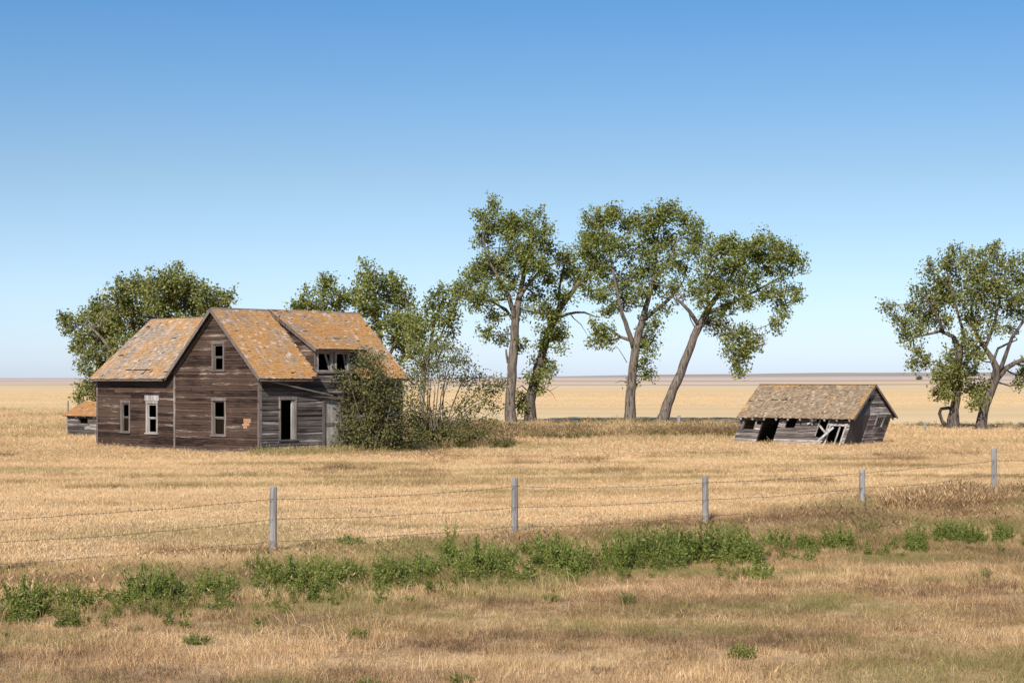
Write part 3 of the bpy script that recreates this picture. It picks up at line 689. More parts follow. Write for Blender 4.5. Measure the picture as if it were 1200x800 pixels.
    for (a, b) in (((5.0, -.55, .0), (5.62, -.10, .95)), ((5.35, -.12, .62), (4.80, -.09, 1.02)), ((4.05, -.07, 1.08), (4.5, -.07, 1.33)), ((4.1, -.06, 1.32), (4.38, -.08, 1.06))):
        m = MB(); p, q = warp(Vector((a[0] - L, a[1], a[2]))), warp(Vector((b[0] - L, b[1], b[2]))); m.bar(p, q, .10, .025, up=(0, -1, 0)); m.build('broken_board', PALE, S)
build_shed()

# ------------------------------------------------------------------ small coop behind the house
def build_coop():
    C = empty('chicken_coop', (-25.5, 98.0, 0), R(-40))
    tag(C, 'small low grey coop with rust brown roof behind the farmhouse', 'shed')
    L, Wd, EV, PK = 3.8, 2.5, 1.32, 2.0
    sl = (PK - EV) / (Wd / 2); ang = math.atan(sl); c_, s_ = math.cos(ang), math.sin(ang)
    fr = Wall((0, 0, 0), (1, 0, 0), (0, -1, 0), lambda z: (0, L), .03, EV, [(1.05, 1.95, .78, 1.18)])
    fr.backing(C, SHEATH, .05); fr.siding(C, SIDING_GREY, ex=.16, lmin=1.2, lmax=2.6, name='wall_board')
    fr.window(C, (1.05, 1.95, .78, 1.18), TRIM, sash=False, cas=.06, head=.06, sill=False)
    en = Wall((0, Wd, 0), (0, -1, 0), (-1, 0, 0), lambda z: (0, Wd) if z <= EV else ((z - EV) / sl, Wd - (z - EV) / sl), .03, PK - .04, []); en.backing(C, SIDING_GREY, .05, breaks=(EV,))
    e2 = Wall((L, 0, 0), (0, 1, 0), (1, 0, 0), lambda z: (0, Wd) if z <= EV else ((z - EV) / sl, Wd - (z - EV) / sl), .03, PK - .04, []); e2.backing(C, SIDING_GREY, .05, breaks=(EV,))
    Wall((L, Wd, 0), (-1, 0, 0), (0, 1, 0), lambda z: (0, L), .03, EV, []).backing(C, SIDING_GREY, .05)
    oe = .22; Sl = (Wd / 2 + oe) / c_; ze = EV - oe * sl + .03
    for sg, ye in ((1, -oe), (-1, Wd + oe)):
        sd = Vector((0, sg * c_, s_)); nv = Vector((0, -sg * s_, c_)); m = MB()
        p = [Vector((-.2, ye, ze)), Vector((L + .2, ye, ze)), Vector((L + .2, ye, ze)) + sd * Sl, Vector((-.2, ye, ze)) + sd * Sl]
        q4 = [v + nv * .03 for v in p]; m.hexa(p + q4 if sg > 0 else [p[1], p[0], p[3], p[2], q4[1], q4[0], q4[3], q4[2]]); rf = m.build('roof', DARKWOOD, C)
        shingles(rf, Vector((-.2, ye, ze)) + nv * .03, (1, 0, 0), sd, nv, L + .4, Sl, lambda u, s: True, SHINGLE_C, miss=.01)
        if sg > 0:
            for q in range(5):
                m = MB(); a = Vector((.15 + q * .85, ye + .005, ze)) - nv * .045; m.bar(a, a + sd * .7, .05, .08, up=nv); m.build('rafter', PALE, C)
build_coop()

# ------------------------------------------------------------------ barbed wire fence
def fence_y(x): return 33.7 + (x + 4.7) * .81
def build_fence():
    F = empty('barbed_wire_fence', (0.06, 38.4, 0)); F.location.z = 0
    tag(F, 'barbed wire fence on grey wooden posts crossing the grass before the yard', 'fence')
    o = F.location
    spots = [(-18.6, 22.4, 1.2), (-14.0, 26.2, 1.28), (-9.3, 29.9, 1.25), (-4.72, 33.7, 1.31), (0.06, 38.6, 1.27), (4.65, 41.0, 1.12), (9.10, 44.4, 1.02), (13.73, 48.6, 1.36), (18.4, 52.4, 1.2)]
    tops = []
    for i, (x, y, h) in enumerate(spots):
        z = gz(x, y); m = MB(); lean = random.uniform(-.02, .02); r = .075
        m.tube([(x - o.x, y - o.y, z - .3), (x - o.x + lean * .4, y - o.y, z + h * .5), (x - o.x + lean, y - o.y, z + h - .02), (x - o.x + lean, y - o.y, z + h)], [r * 1.05, r, r * .97, r * .8], 12, wob=.10)
        m.build('post', POSTWOOD, F, smooth=False); tops.append((x, y, z))
    hs = [(.96, .58, .2), (1.0, .62, .22), (.985, .61, .20), (1.06, .67, .23), (1.075, .60, .17), (.97, .56, .17), (.93, .55, .20), (1.02, .62, .2), (1.0, .6, .2)]
    for w_i in range(3):
        m = MB(); pts = []
        for s in range(len(spots) - 1):
            a = Vector((spots[s][0] - o.x, spots[s][1] - o.y - .085, tops[s][2] + hs[s][w_i])); b = Vector((spots[s + 1][0] - o.x, spots[s + 1][1] - o.y - .085, tops[s + 1][2] + hs[s + 1][w_i]))
            N_ = 14; sag = random.uniform(.02, .07)
            for q in range(N_ + (s == len(spots) - 2)):
                t = q / N_; p = a.lerp(b, t); p.z -= sag * 4 * t * (1 - t) + random.gauss(0, .006); pts.append(p)
        m.tube(pts, [.0042] * len(pts), 4, wob=0)
        wire = m.build('wire', WIRE, F)
        m = MB()
        for a, b in zip(pts[:-1], pts[1:]):
            n_ = max(1, int((b - a).length / .13))
            for q in range(n_):
                p = a.lerp(b, (q + .5) / n_); d = Vector((random.uniform(-.4, .4), random.uniform(-1, 1), random.uniform(-1, 1))).normalized() * .026
                m.bar(p - d, p + d, .006, .006); d = d.cross((b - a).normalized()); m.bar(p - d, p + d, .006, .006)
        bb = m.build('barbs', WIRE, wire); bb['kind'] = 'stuff'
    # staples
build_fence()

# ------------------------------------------------------------------ trees and shrubs
def leaf_quads(C, size, droop=0.0, wid=.72, light=.62):
    """C (N,3) leaf centres -> (N,4,3) diamond leaves; blades turn loosely towards the light (up and the sunny south side)"""
    n = len(C); nn = rs.randn(n, 3) * .62 + np.array([-.12, -.45, .62]) * light * 1.35; nn /= np.linalg.norm(nn, axis=1)[:, None]
    a = rs.randn(n, 3) + np.array([0, 0, -droop * 2]); d = a - nn * (a * nn).sum(1)[:, None]; d /= np.linalg.norm(d, axis=1)[:, None]
    s = np.cross(nn, d); L = (size * (.55 + .9 * rs.rand(n)))[:, None]
    bend = (rs.rand(n)[:, None] - .3) * .25 * L
    return np.stack([C - d * L * .5, C + s * L * wid * .5 + nn * bend, C + d * L * .5, C - s * L * wid * .5 + nn * bend], 1)
def path_world(path, Y): return [(at(p[0], p[1], Y + (p[3] if len(p) > 3 else 0)), p[2]) for p in path]
def dense(pts, rad, step, jit):
    """resample a polyline with a smooth curve and slight crookedness"""
    P, Rr = [], []
    n = len(pts)
    for i in range(n - 1):
        p0, p1, p2, p3 = pts[max(i - 1, 0)], pts[i], pts[i + 1], pts[min(i + 2, n - 1)]
        k_ = max(1, int((p2 - p1).length / step))
        for q in range(k_):
            t = q / k_
            v = .5 * ((2 * p1) + (p2 - p0) * t + (2 * p0 - 5 * p1 + 4 * p2 - p3) * t * t + (3 * p1 - p0 - 3 * p2 + p3) * t ** 3)
            r = rad[i] * (1 - t) + rad[i + 1] * t
            P.append(v + Vector((random.gauss(0, 1), random.gauss(0, 1), random.gauss(0, .4))) * jit * r); Rr.append(r)
    P.append(pts[-1]); Rr.append(rad[-1])
    return P, Rr
def tree(name, label, cat, base_px, Y, paths, clumps, leaf=LEAF, bark=BARK, group=None, size=.165, per=46, dens=6.1, twig_r=.016, sig=.29, droop=.25, bare=(), dry=(), depth=1.0, limb_r=.055):
    """paths: [(px,py,radius m,dY)...] trunk and main limbs; clumps: (px,py,radius px,dY) foliage masses"""
    b = at(base_px[0], base_px[1], Y); root = empty(name, (b.x, Y, gz(b.x, Y))); tag(root, label, cat, group)
    o = Vector(root.location); m = MB(); nodes = []
    for i, path in enumerate(paths):
        pw = path_world(path, Y); pts = [p - o for p, r in pw]; rad = [r for p, r in pw]
        if i == 0:
            pts[0].z = -.25; rad[0] *= 1.12
        P, Rr = dense(pts, rad, .5, .10)
        if i == 0:
            for q in range(min(4, len(Rr))): Rr[q] *= 1 + .38 * math.exp(-q * 1.1)      # root flare
        m.tube(P, Rr, 10, wob=.10)
        nodes += [(p, r) for p, r in zip(P, Rr) if r < .34 or len(paths) > 5]
    leaves = []; dl = []
    for ci, cl in enumerate(clumps):
        px, py, rp = cl[:3]; sc = Y / FOCAL; Rm = rp * sc
        dy = cl[3] if len(cl) > 3 else random.uniform(-1, 1) * 1.3 * depth
        c = at(px, py, Y + dy) - o
        best = sorted(nodes, key=lambda q: (q[0] - c).length + (.8 if q[0].z > c.z + .5 else 0))[0]
        p0 = best[0]; mid = p0.lerp(c, .55) + Vector((random.uniform(-.2, .2), random.uniform(-.2, .2), -.1 * (c - p0).length + random.uniform(0, .2)))
        if (c - p0).length > .25:
            r0 = min(best[1] * .75, limb_r + .02 * Rm)
            P, Rr = dense([p0, mid, c], [r0, r0 * .7, r0 * .42], .45, .5); m.tube(P, Rr, 6)
            limb = list(zip(P, Rr))
        else: limb = [(c, .03)]
        nc = max(5, int(dens * Rm * Rm * 4.2 * random.uniform(.75, 1.35)))
        for q in range(3 if sig > .25 and random.random() < .6 else 0):          # upright shoots
            a = random.uniform(0, 6.28); st = c + Vector((math.cos(a) * Rm * .6, math.sin(a) * Rm * .6, Rm * .55)); en = st + Vector((math.cos(a) * .3, math.sin(a) * .3, random.uniform(.25, .75)))
            m.tube([c, st, en], [.02, .014, .006], 3, cap=False); tt_ = rs.rand(26)[:, None]
            leaves.append(np.array(st)[None] * (1 - tt_) + np.array(en)[None] * tt_ + np.clip(rs.randn(26, 3), -1.8, 1.8) * .13)
        for q in range(nc):
            d = Vector((random.gauss(0, 1), random.gauss(0, 1), random.gauss(0, 1))).normalized()
            rr = Rm * (.25 + .80 * random.random() ** .55)
            t = c + Vector((d.x * rr, d.y * rr * .95, d.z * rr * .92))
            if t.z + o.z < .25: continue
            s = limb[random.randrange(len(limb) // 2, len(limb))][0]
            if q % 2 == 0:
                md = s.lerp(t, .5) + Vector((random.gauss(0, .08), random.gauss(0, .08), random.gauss(0, .08) + .06))
                m.tube([s, md, t], [twig_r * 1.2, twig_r, twig_r * .5], 3, cap=False)
            n_ = int(per * random.uniform(.55, 1.3))
            cc = np.array(t)[None] + np.clip(rs.randn(n_, 3), -1.9, 1.9) * np.array([sig, sig, sig * .85]) * random.uniform(.7, 1.2)
            (dl if ci in dry else leaves).append(cc)
    for path in bare:                                # bare dead limbs
        pw = path_world(path, Y); P, Rr = dense([p - o for p, r in pw], [r for p, r in pw], .4, .6); m.tube(P, Rr, 5)
    tr = m.build('trunk', bark, root, smooth=True)
    C = np.concatenate(leaves); Q = leaf_quads(C, size, droop)
    cr = quads_mesh('crown', Q, leaf, root)
    if dl: tag(quads_mesh('dead_foliage', leaf_quads(np.concatenate(dl), size * .8, droop), LEAF_DRY, root), 'brown dead foliage')
    return len(C)
GR = 'cottonwood trees in a row behind the yard'
NL = 0
NL += tree('cottonwood_tree', 'tall cottonwood with a straight pale trunk, first of the row beyond the shrub', 'tree', (598, 500), 119,
     [[(598, 500, .40), (598, 470, .36), (600, 430, .34), (602, 400, .32), (605, 370, .28), (610, 340, .20, .4), (618, 300, .12, .6), (622, 262, .05, .6)],
      [(604, 375, .2), (597, 350, .17, -.6), (585, 325, .12, -1), (570, 300, .07, -1.4), (565, 265, .03, -1.2)],
      [(607, 350, .16), (622, 330, .12, .3), (640, 312, .08, .4), (662, 306, .05, .2)],
      [(604, 380, .13), (592, 362, .1, .8), (572, 352, .06, 1.2)]],
     [(574, 258, 18), (590, 268, 14), (607, 262, 14), (622, 260, 15), (635, 275, 15), (644, 292, 12), (556, 325, 15), (571, 318, 17), (590, 310, 17), (612, 300, 17), (628, 312, 15), (562, 350, 14), (548, 342, 9),
      (580, 340, 15), (600, 335, 14), (645, 322, 13), (625, 345, 14), (580, 372, 10), (568, 392, 8), (588, 398, 7), (638, 365, 13), (612, 365, 8), (612, 408, 7), (600, 288, 12), (566, 280, 10), (578, 242, 6), (572, 300, 9)],
     group=GR, bare=[[(592, 365, .04), (570, 345, .02), (563, 330, .008)], [(600, 320, .05), (585, 292, .03), (590, 275, .01)], [(618, 330, .05, .5), (640, 305, .04), (668, 312, .012)], [(597, 425, .10), (594, 415, .08), (593, 409, .06)]])
NL += tree('cottonwood_tree', 'dark-trunked cottonwood leaning right with leafy sprouts low on its trunk', 'tree', (621, 499), 121,
     [[(621, 499, .42), (622, 470, .38), (628, 440, .33), (638, 405, .30), (646, 380, .28), (658, 358, .24), (672, 340, .18), (690, 318, .10), (700, 295, .05)],
      [(648, 376, .14), (665, 368, .10, .3), (685, 366, .07, .6), (700, 372, .03, .7)],
      [(655, 362, .14), (656, 335, .10, .5), (664, 300, .06, .8)],
      [(623, 462, .06), (612, 452, .04), (605, 455, .02)]],
     [(650, 395, 11), (640, 385, 11), (660, 345, 12), (668, 322, 13), (690, 300, 13), (682, 325, 12), (664, 300, 12), (686, 282, 13), (655, 408, 7), (632, 430, 10), (640, 443, 8), (622, 440, 7), (628, 455, 8), (646, 430, 6),
      (608, 468, 7), (612, 480, 5), (700, 312, 10), (652, 372, 9), (632, 402, 7), (658, 390, 6)],
     group=GR, bark=BARK_D, bare=[[(668, 368, .05), (680, 380, .03), (690, 395, .008)], [(630, 452, .03), (645, 458, .02), (655, 452, .008)], [(632, 447, .03), (648, 462, .015), (652, 470, .006)]])
NL += tree('cottonwood_tree', 'broad cottonwood with forked trunk, third in the row from the house', 'tree', (738, 501), 119,
     [[(738, 501, .40), (738, 470, .36), (741, 440, .32), (744, 412, .30), (748, 390, .27), (755, 368, .22), (762, 340, .15), (768, 305, .09), (772, 270, .04)],
      [(743, 408, .2), (736, 385, .17, -.4), (727, 360, .13, -.8), (720, 325, .09, -1), (712, 285, .05, -1)],
      [(752, 376, .16), (768, 364, .14, .4), (785, 350, .10, .8), (800, 330, .06, .8)],
      [(745, 400, .14), (728, 395, .11, .5), (712, 384, .07, .8), (702, 378, .04, .9)],
      [(764, 330, .10), (780, 310, .08, -.3), (795, 280, .04, -.6)]],
     [(692, 262, 13), (706, 258, 15), (722, 250, 11), (738, 262, 14), (755, 268, 14), (768, 255, 14), (785, 252, 14), (802, 258, 12), (812, 272, 13), (822, 288, 12), (704, 282, 15), (722, 290, 15), (742, 292, 14), (765, 290, 15), (788, 284, 14), (806, 296, 12),
      (690, 312, 13), (706, 318, 14), (724, 330, 14), (740, 322, 14), (760, 318, 14), (780, 312, 13), (798, 318, 11), (748, 345, 13), (730, 352, 11), (705, 345, 11), (690, 340, 11), (768, 342, 11), (785, 338, 10), (712, 365, 9),
      (702, 388, 11), (714, 398, 9), (698, 402, 7), (758, 385, 9), (766, 398, 9), (762, 412, 7), (748, 402, 6), (752, 428, 8), (760, 440, 5), (742, 448, 5), (778, 362, 8), (770, 380, 5)],
     group=GR, bare=[[(735, 425, .03), (722, 405, .02), (714, 412, .008)], [(736, 448, .04), (728, 446, .03), (720, 449, .01)], [(760, 370, .05), (790, 345, .03), (815, 350, .01)], [(776, 318, .05), (796, 305, .03), (812, 320, .01)]])
NL += tree('cottonwood_tree', 'cottonwood with a bare trunk tilting right, nearest the leaning shed', 'tree', (772, 502), 117,
     [[(772, 502, .38), (782, 475, .34), (794, 447, .31), (806, 415, .29), (817, 386, .27), (826, 370, .22), (838, 350, .17), (855, 328, .11), (868, 300, .06)],
      [(819, 382, .18), (808, 365, .13, -.5), (795, 352, .08, -.8), (783, 345, .04, -1)],
      [(826, 368, .15), (850, 358, .12, .4), (878, 345, .09, .7), (905, 330, .05, .9), (925, 320, .03, .9)],
      [(830, 362, .12), (830, 330, .09, -.5), (842, 295, .05, -.8)],
      [(824, 374, .10), (845, 378, .08), (862, 392, .05), (868, 410, .03)]],
     [(830, 305, 12), (842, 288, 13), (856, 290, 14), (872, 298, 14), (862, 312, 14), (846, 315, 14), (890, 282, 12), (903, 290, 12), (916, 298, 13), (930, 300, 10), (938, 312, 6), (890, 305, 13), (905, 312, 12), (920, 318, 11),
      (828, 332, 13), (845, 338, 14), (862, 335, 13), (880, 328, 13), (875, 350, 12), (895, 345, 12), (912, 338, 11), (928, 342, 8), (914, 358, 9), (918, 372, 7), (910, 384, 5), (822, 352, 11), (812, 340, 10), (852, 358, 10),
      (860, 398, 10), (872, 392, 11), (882, 405, 9), (870, 412, 10), (858, 412, 8), (866, 425, 7), (866, 436, 4), (850, 388, 7), (840, 372, 9), (828, 380, 8), (838, 385, 6), (890, 398, 6), (800, 352, 8), (935, 350, 4)],
     group=GR, dry=(38, 39, 40), bare=[[(815, 385, .05), (809, 375, .04), (806, 362, .015)], [(838, 352, .04), (858, 345, .03), (868, 360, .008)]])
GE = 'trees on the right beyond the shed'
NL += tree('cottonwood_tree', 'thick dark stub-like tree wrapped in leaves beside a bent dead limb', 'tree', (1117, 506), 110,
     [[(1117, 506, .34), (1118, 480, .29), (1121, 455, .27), (1122, 430, .24), (1124, 408, .20), (1116, 394, .15, .3), (1102, 388, .10, .5), (1086, 392, .07, .6), (1070, 396, .04, .6)],
      [(1124, 412, .16), (1130, 395, .12, -.3), (1122, 365, .08, -.5), (1112, 330, .04, -.6)],
      [(1106, 390, .10), (1098, 370, .08, -.5), (1085, 350, .05, -.8)]],
     [(1112, 420, 9), (1124, 415, 10), (1134, 425, 8), (1108, 434, 10), (1124, 436, 10), (1136, 440, 8), (1106, 450, 9), (1120, 455, 9), (1132, 456, 8), (1110, 466, 6), (1100, 444, 5), (1098, 462, 3), (1142, 460, 6),
      (1060, 380, 10), (1048, 368, 9), (1040, 356, 6), (1072, 365, 12), (1085, 372, 11), (1080, 390, 9), (1068, 400, 8), (1075, 415, 7), (1085, 425, 4), (1070, 428, 3), (1098, 372, 11), (1092, 350, 13), (1076, 348, 9), (1108, 352, 13), (1100, 330, 13), (1090, 318, 9),
      (1112, 312, 12), (1118, 296, 6), (1124, 330, 13), (1062, 392, 6), (1108, 380, 8)],
     group=GE, bark=BARK_D, leaf=LEAF_F, size=.155, bare=[[(1112, 503, .13), (1105, 493, .12), (1100, 485, .12), (1103, 479, .12), (1109, 478, .12), (1117, 480, .13)], [(1112, 504, .18), (1113, 494, .16), (1114, 484, .12)]])
NL += tree('cottonwood_tree', 'tree with a wide forked dark trunk and high limbs at right edge', 'tree', (1149, 506), 108,
     [[(1149, 506, .35), (1152, 485, .30), (1158, 465, .28), (1166, 445, .27), (1168, 432, .24), (1163, 420, .18, .2), (1152, 405, .13, .3), (1143, 388, .11, .4), (1138, 365, .06, .5)],
      [(1166, 446, .20), (1178, 432, .17), (1190, 425, .14), (1203, 420, .12), (1222, 405, .10), (1235, 380, .05)],
      [(1170, 436, .15), (1178, 418, .13, -.4), (1186, 395, .10, -.7), (1198, 378, .09, -.9), (1208, 350, .05, -1)],
      [(1164, 424, .10), (1170, 408, .08, .5), (1182, 402, .06, .7), (1192, 398, .04, .8)],
      [(1154, 408, .11), (1165, 380, .09, -.3), (1172, 350, .05, -.6)]],
     [(1130, 305, 11), (1142, 312, 12), (1158, 308, 10), (1150, 298, 6), (1168, 302, 9), (1164, 294, 5), (1178, 318, 12), (1192, 325, 12), (1206, 330, 13), (1222, 340, 14), (1138, 332, 13), (1154, 332, 13), (1170, 338, 12), (1186, 345, 12), (1202, 350, 13), (1220, 362, 13),
      (1128, 352, 12), (1144, 352, 12), (1160, 358, 12), (1176, 362, 11), (1192, 368, 11), (1208, 376, 10), (1136, 372, 11), (1152, 376, 10), (1168, 380, 9), (1182, 384, 8), (1148, 394, 8), (1140, 408, 7), (1236, 372, 12), (1230, 395, 11), (1198, 440, 6), (1196, 450, 6), (1205, 432, 7), (1146, 420, 5), (1150, 466, 6), (1143, 472, 5), (1156, 455, 5),
      (1185, 305, 7), (1200, 308, 8), (1134, 398, 6)],
     group=GE, bark=BARK_D, leaf=LEAF_F, size=.155)
NL += tree('leafy_tree', 'large pale green round tree rising behind the left wing and coop', 'tree', (152, 498), 112,
     [[(152, 498, .45), (152, 470, .40), (156, 445, .32), (164, 415, .22), (178, 385, .14), (195, 355, .07), (205, 335, .03)],
      [(153, 455, .22), (142, 430, .16, -.8), (126, 405, .11, -1.2), (108, 385, .07, -1.4), (90, 378, .03, -1.4)],
      [(157, 440, .18), (158, 400, .13, .8), (152, 365, .08, 1.2), (148, 345, .04, 1.2)],
      [(160, 428, .15), (190, 400, .11, .5), (220, 375, .07, .8), (245, 355, .04, .9)],
      [(150, 466, .10), (130, 455, .07, -1), (112, 450, .04, -1.4)]],
     [(205, 322, 9), (214, 330, 13), (198, 334, 14), (182, 330, 12), (165, 336, 13), (150, 340, 13), (136, 346, 12), (172, 352, 15), (190, 352, 15), (210, 350, 15), (228, 342, 13), (242, 346, 12), (256, 352, 10), (268, 350, 6), (225, 362, 14), (245, 364, 12), (258, 364, 7),
      (150, 362, 15), (134, 366, 14), (118, 360, 11), (108, 372, 12), (95, 378, 10), (82, 384, 8), (76, 376, 5), (120, 382, 13), (140, 386, 15), (160, 382, 15), (180, 376, 15), (200, 372, 14), (100, 395, 11), (116, 402, 12), (134, 408, 13), (152, 405, 14), (172, 402, 14),
      (92, 408, 9), (104, 418, 10), (120, 424, 12), (138, 428, 12), (98, 430, 6), (124, 440, 10), (112, 448, 9), (130, 454, 9), (104, 456, 8), (96, 464, 5), (114, 464, 8), (124, 470, 8), (140, 448, 10), (215, 380, 12), (190, 395, 12)],
     leaf=LEAF_F, size=.175, dens=6.4, depth=2.2)
NL += tree('leafy_tree', 'bushy green tree with a tall crown rising behind the main roof', 'tree', (450, 497), 104,
     [[(450, 497, .36), (450, 460, .32), (447, 425, .25), (444, 395, .18), (440, 360, .10), (438, 330, .04)],
      [(449, 430, .14), (462, 405, .11), (472, 380, .07), (476, 355, .03)]],
     [(432, 318, 8), (426, 332, 11), (440, 332, 12), (456, 330, 9), (420, 348, 11), (434, 350, 13), (450, 348, 13), (466, 340, 11), (474, 352, 11), (430, 366, 12), (446, 368, 13), (462, 366, 13), (476, 372, 9), (452, 386, 12), (466, 388, 11), (478, 396, 9), (462, 402, 10), (474, 412, 9), (440, 384, 9), (470, 428, 8), (410, 352, 7), (484, 385, 6)],
     depth=2.0)
NL += tree('leafy_tree', 'low rounded tree top peeking over the ridge of the main roof', 'tree', (376, 497), 106,
     [[(376, 497, .28), (376, 450, .24), (377, 410, .18), (378, 380, .12), (379, 350, .04)], [(377, 395, .1), (366, 375, .06), (360, 358, .03)]],
     [(352, 356, 8), (362, 350, 9), (374, 344, 9), (383, 336, 8), (392, 346, 9), (402, 352, 8), (366, 362, 10), (380, 360, 11), (394, 364, 10), (380, 378, 11), (364, 378, 9), (345, 362, 5), (384, 328, 4)],
     depth=1.6)
NL += tree('thin_tree', 'thin open tree with whitish bare branches beside the house shrubs', 'tree', (493, 500), 99,
     [[(493, 500, .17), (495, 470, .15), (497, 440, .13), (503, 410, .11), (507, 392, .09), (510, 370, .06), (520, 352, .03)],
      [(504, 405, .07), (516, 395, .06), (522, 380, .05), (534, 362, .03)],
      [(498, 435, .08), (490, 412, .06, -.4), (486, 390, .04, -.6)],
      [(501, 420, .06), (492, 395, .05, .5), (500, 372, .03, .6)]],
     [(512, 350, 9), (524, 345, 9), (536, 348, 8), (500, 360, 9), (514, 366, 10), (528, 362, 9), (492, 374, 9), (506, 380, 9), (484, 382, 6), (494, 392, 7), (522, 378, 6), (488, 402, 6), (478, 372, 5), (530, 374, 5), (540, 342, 5), (480, 392, 5), (500, 412, 9), (516, 406, 9), (486, 416, 8), (528, 392, 7), (508, 425, 8), (492, 432, 7)],
     bark=TWIG, size=.15, dens=6.0, bare=[[(507, 392, .05), (511, 375, .045), (507, 362, .035), (512, 357, .03), (520, 359, .01)], [(503, 410, .05), (520, 392, .03), (536, 375, .01)], [(497, 440, .05), (480, 410, .03), (474, 395, .01)]], depth=1.1)
# shrubs against the house
fans = []
for (tx, ty) in ((396, 462), (408, 440), (422, 432), (438, 424), (452, 430), (466, 440), (478, 452), (400, 490), (484, 470)):
    fans.append([(440 + (tx - 440) * .15, 528, .05), (440 + (tx - 440) * .55, 490 + (ty - 440) * .3, .035, random.uniform(-.6, .6)), (tx, ty, .015, random.uniform(-.9, .9))])
NL += tree('bush', 'dense dark olive bush growing against the entrance wall of the house', 'bush', (440, 530), 77.2, [[(440, 531, .09), (441, 510, .07), (440, 480, .05), (438, 450, .02)]] + fans,
     [(428, 428, 8), (440, 430, 10), (414, 436, 8), (452, 436, 9), (404, 446, 7), (418, 450, 12), (434, 450, 13), (450, 452, 12), (464, 450, 9), (474, 458, 8), (408, 462, 10), (424, 468, 13), (442, 470, 13), (458, 470, 12), (472, 472, 9), (402, 478, 8), (414, 486, 12), (432, 490, 13),
      (450, 490, 13), (466, 490, 12), (480, 486, 9), (404, 500, 8), (420, 506, 12), (438, 508, 12), (456, 508, 12), (472, 508, 10), (426, 520, 8), (444, 520, 9), (460, 520, 9), (476, 518, 7), (396, 512, 6), (484, 500, 9), (410, 516, 8), (430, 420, 5), (446, 418, 4), (398, 440, 5), (392, 468, 5), (486, 452, 6), (480, 440, 5), (424, 414, 3), (490, 474, 7), (492, 512, 9)],
     leaf=LEAF_BUSH, bark=BARK_D, size=.095, per=34, dens=13, sig=.25, twig_r=.008, limb_r=.025, depth=.7, droop=0)
fans = []
for (tx, ty) in ((498, 420), (512, 405), (526, 402), (538, 412), (548, 425), (560, 438), (572, 448), (580, 456), (566, 470), (552, 480), (540, 460), (528, 440), (506, 440), (486, 440), (574, 484), (518, 460), (496, 470), (534, 488)):
    fans.append([(508 + (tx - 508) * .12 + random.uniform(-10, 10), 522, .034), (508 + (tx - 508) * .45 + random.uniform(-6, 6), 520 + (ty - 520) * .50, .028, random.uniform(-1, 1)), (508 + (tx - 508) * .78 + random.uniform(-5, 5), 520 + (ty - 520) * .82, .019, random.uniform(-1.4, 1.4)), (tx, ty, .010, random.uniform(-1.6, 1.6))])
NL += tree('bush', 'wide spreading shrub with many bare pale stems fanning to the right', 'bush', (508, 523), 84, [[(508, 524, .05), (506, 500, .045), (503, 470, .035), (506, 440, .02)]] + fans,
     [(500, 418, 8), (514, 408, 8), (528, 404, 8), (540, 414, 8), (550, 428, 8), (516, 424, 9), (530, 424, 9), (562, 440, 8), (574, 448, 7), (580, 458, 5), (546, 446, 8), (560, 458, 7), (548, 466, 7), (534, 440, 8), (568, 470, 5), (506, 436, 8), (490, 444, 8), (520, 444, 6), (556, 480, 6), (536, 478, 5), (498, 456, 6),
      (490, 508, 13), (503, 512, 14), (520, 512, 14), (537, 512, 13), (552, 510, 11), (486, 492, 12), (500, 494, 11), (566, 510, 8), (578, 480, 5), (526, 500, 11), (514, 498, 11), (545, 500, 9), (584, 452, 4), (590, 447, 3), (570, 460, 6), (553, 442, 7), (545, 488, 7), (518, 486, 7), (500, 482, 7), (538, 425, 7), (572, 495, 5)],
     leaf=LEAF_SHRUB, bark=SHRUBWOOD, size=.10, per=30, dens=14, sig=.24, twig_r=.008, limb_r=.022, depth=1.3, droop=-.2)
print('leaves', NL)
# far things on the horizon and small stubs
def far_tree():
    c = at(1077, 443, 2600); root = empty('distant_tree', (c.x, 2600, gz(c.x, 2600))); tag(root, 'tiny dark tree on the horizon left of the right-hand trees', 'tree')
    Q = leaf_quads(rs.randn(900, 3) * np.array([2.0, 2.0, 1.5]) + np.array([0, 0, 2.4]), 1.1); quads_mesh('crown', Q, LEAF_BUSH, root)
    m = MB(); m.tube([(0, 0, -1), (0, 0, 2.6)], [.4, .25], 6); m.build('trunk', BARK_D, root)
far_tree()
def stub(label, px, py, Y, h, r):
    p = at(px, py, Y); m = MB(); z = gz(p.x, Y)
    m.tube([(0, 0, -.2), (.02, 0, h * .5), (.04, 0, h)], [r * 1.1, r, r * .85], 8, wob=.2); o = m.build('old_post', POSTWOOD, None); o.location = (p.x, Y, z); tag(o, label, 'post')
stub('short weathered post standing in the grass right of the tilting tree', 795, 496, 114, .85, .13)
stub('thin dark pole standing behind the small coop', 79, 490, 101, 2.1, .06)
stub('tiny weathered stake in the tall grass right of the leaning shed', 1084, 508, 104, .7, .06)

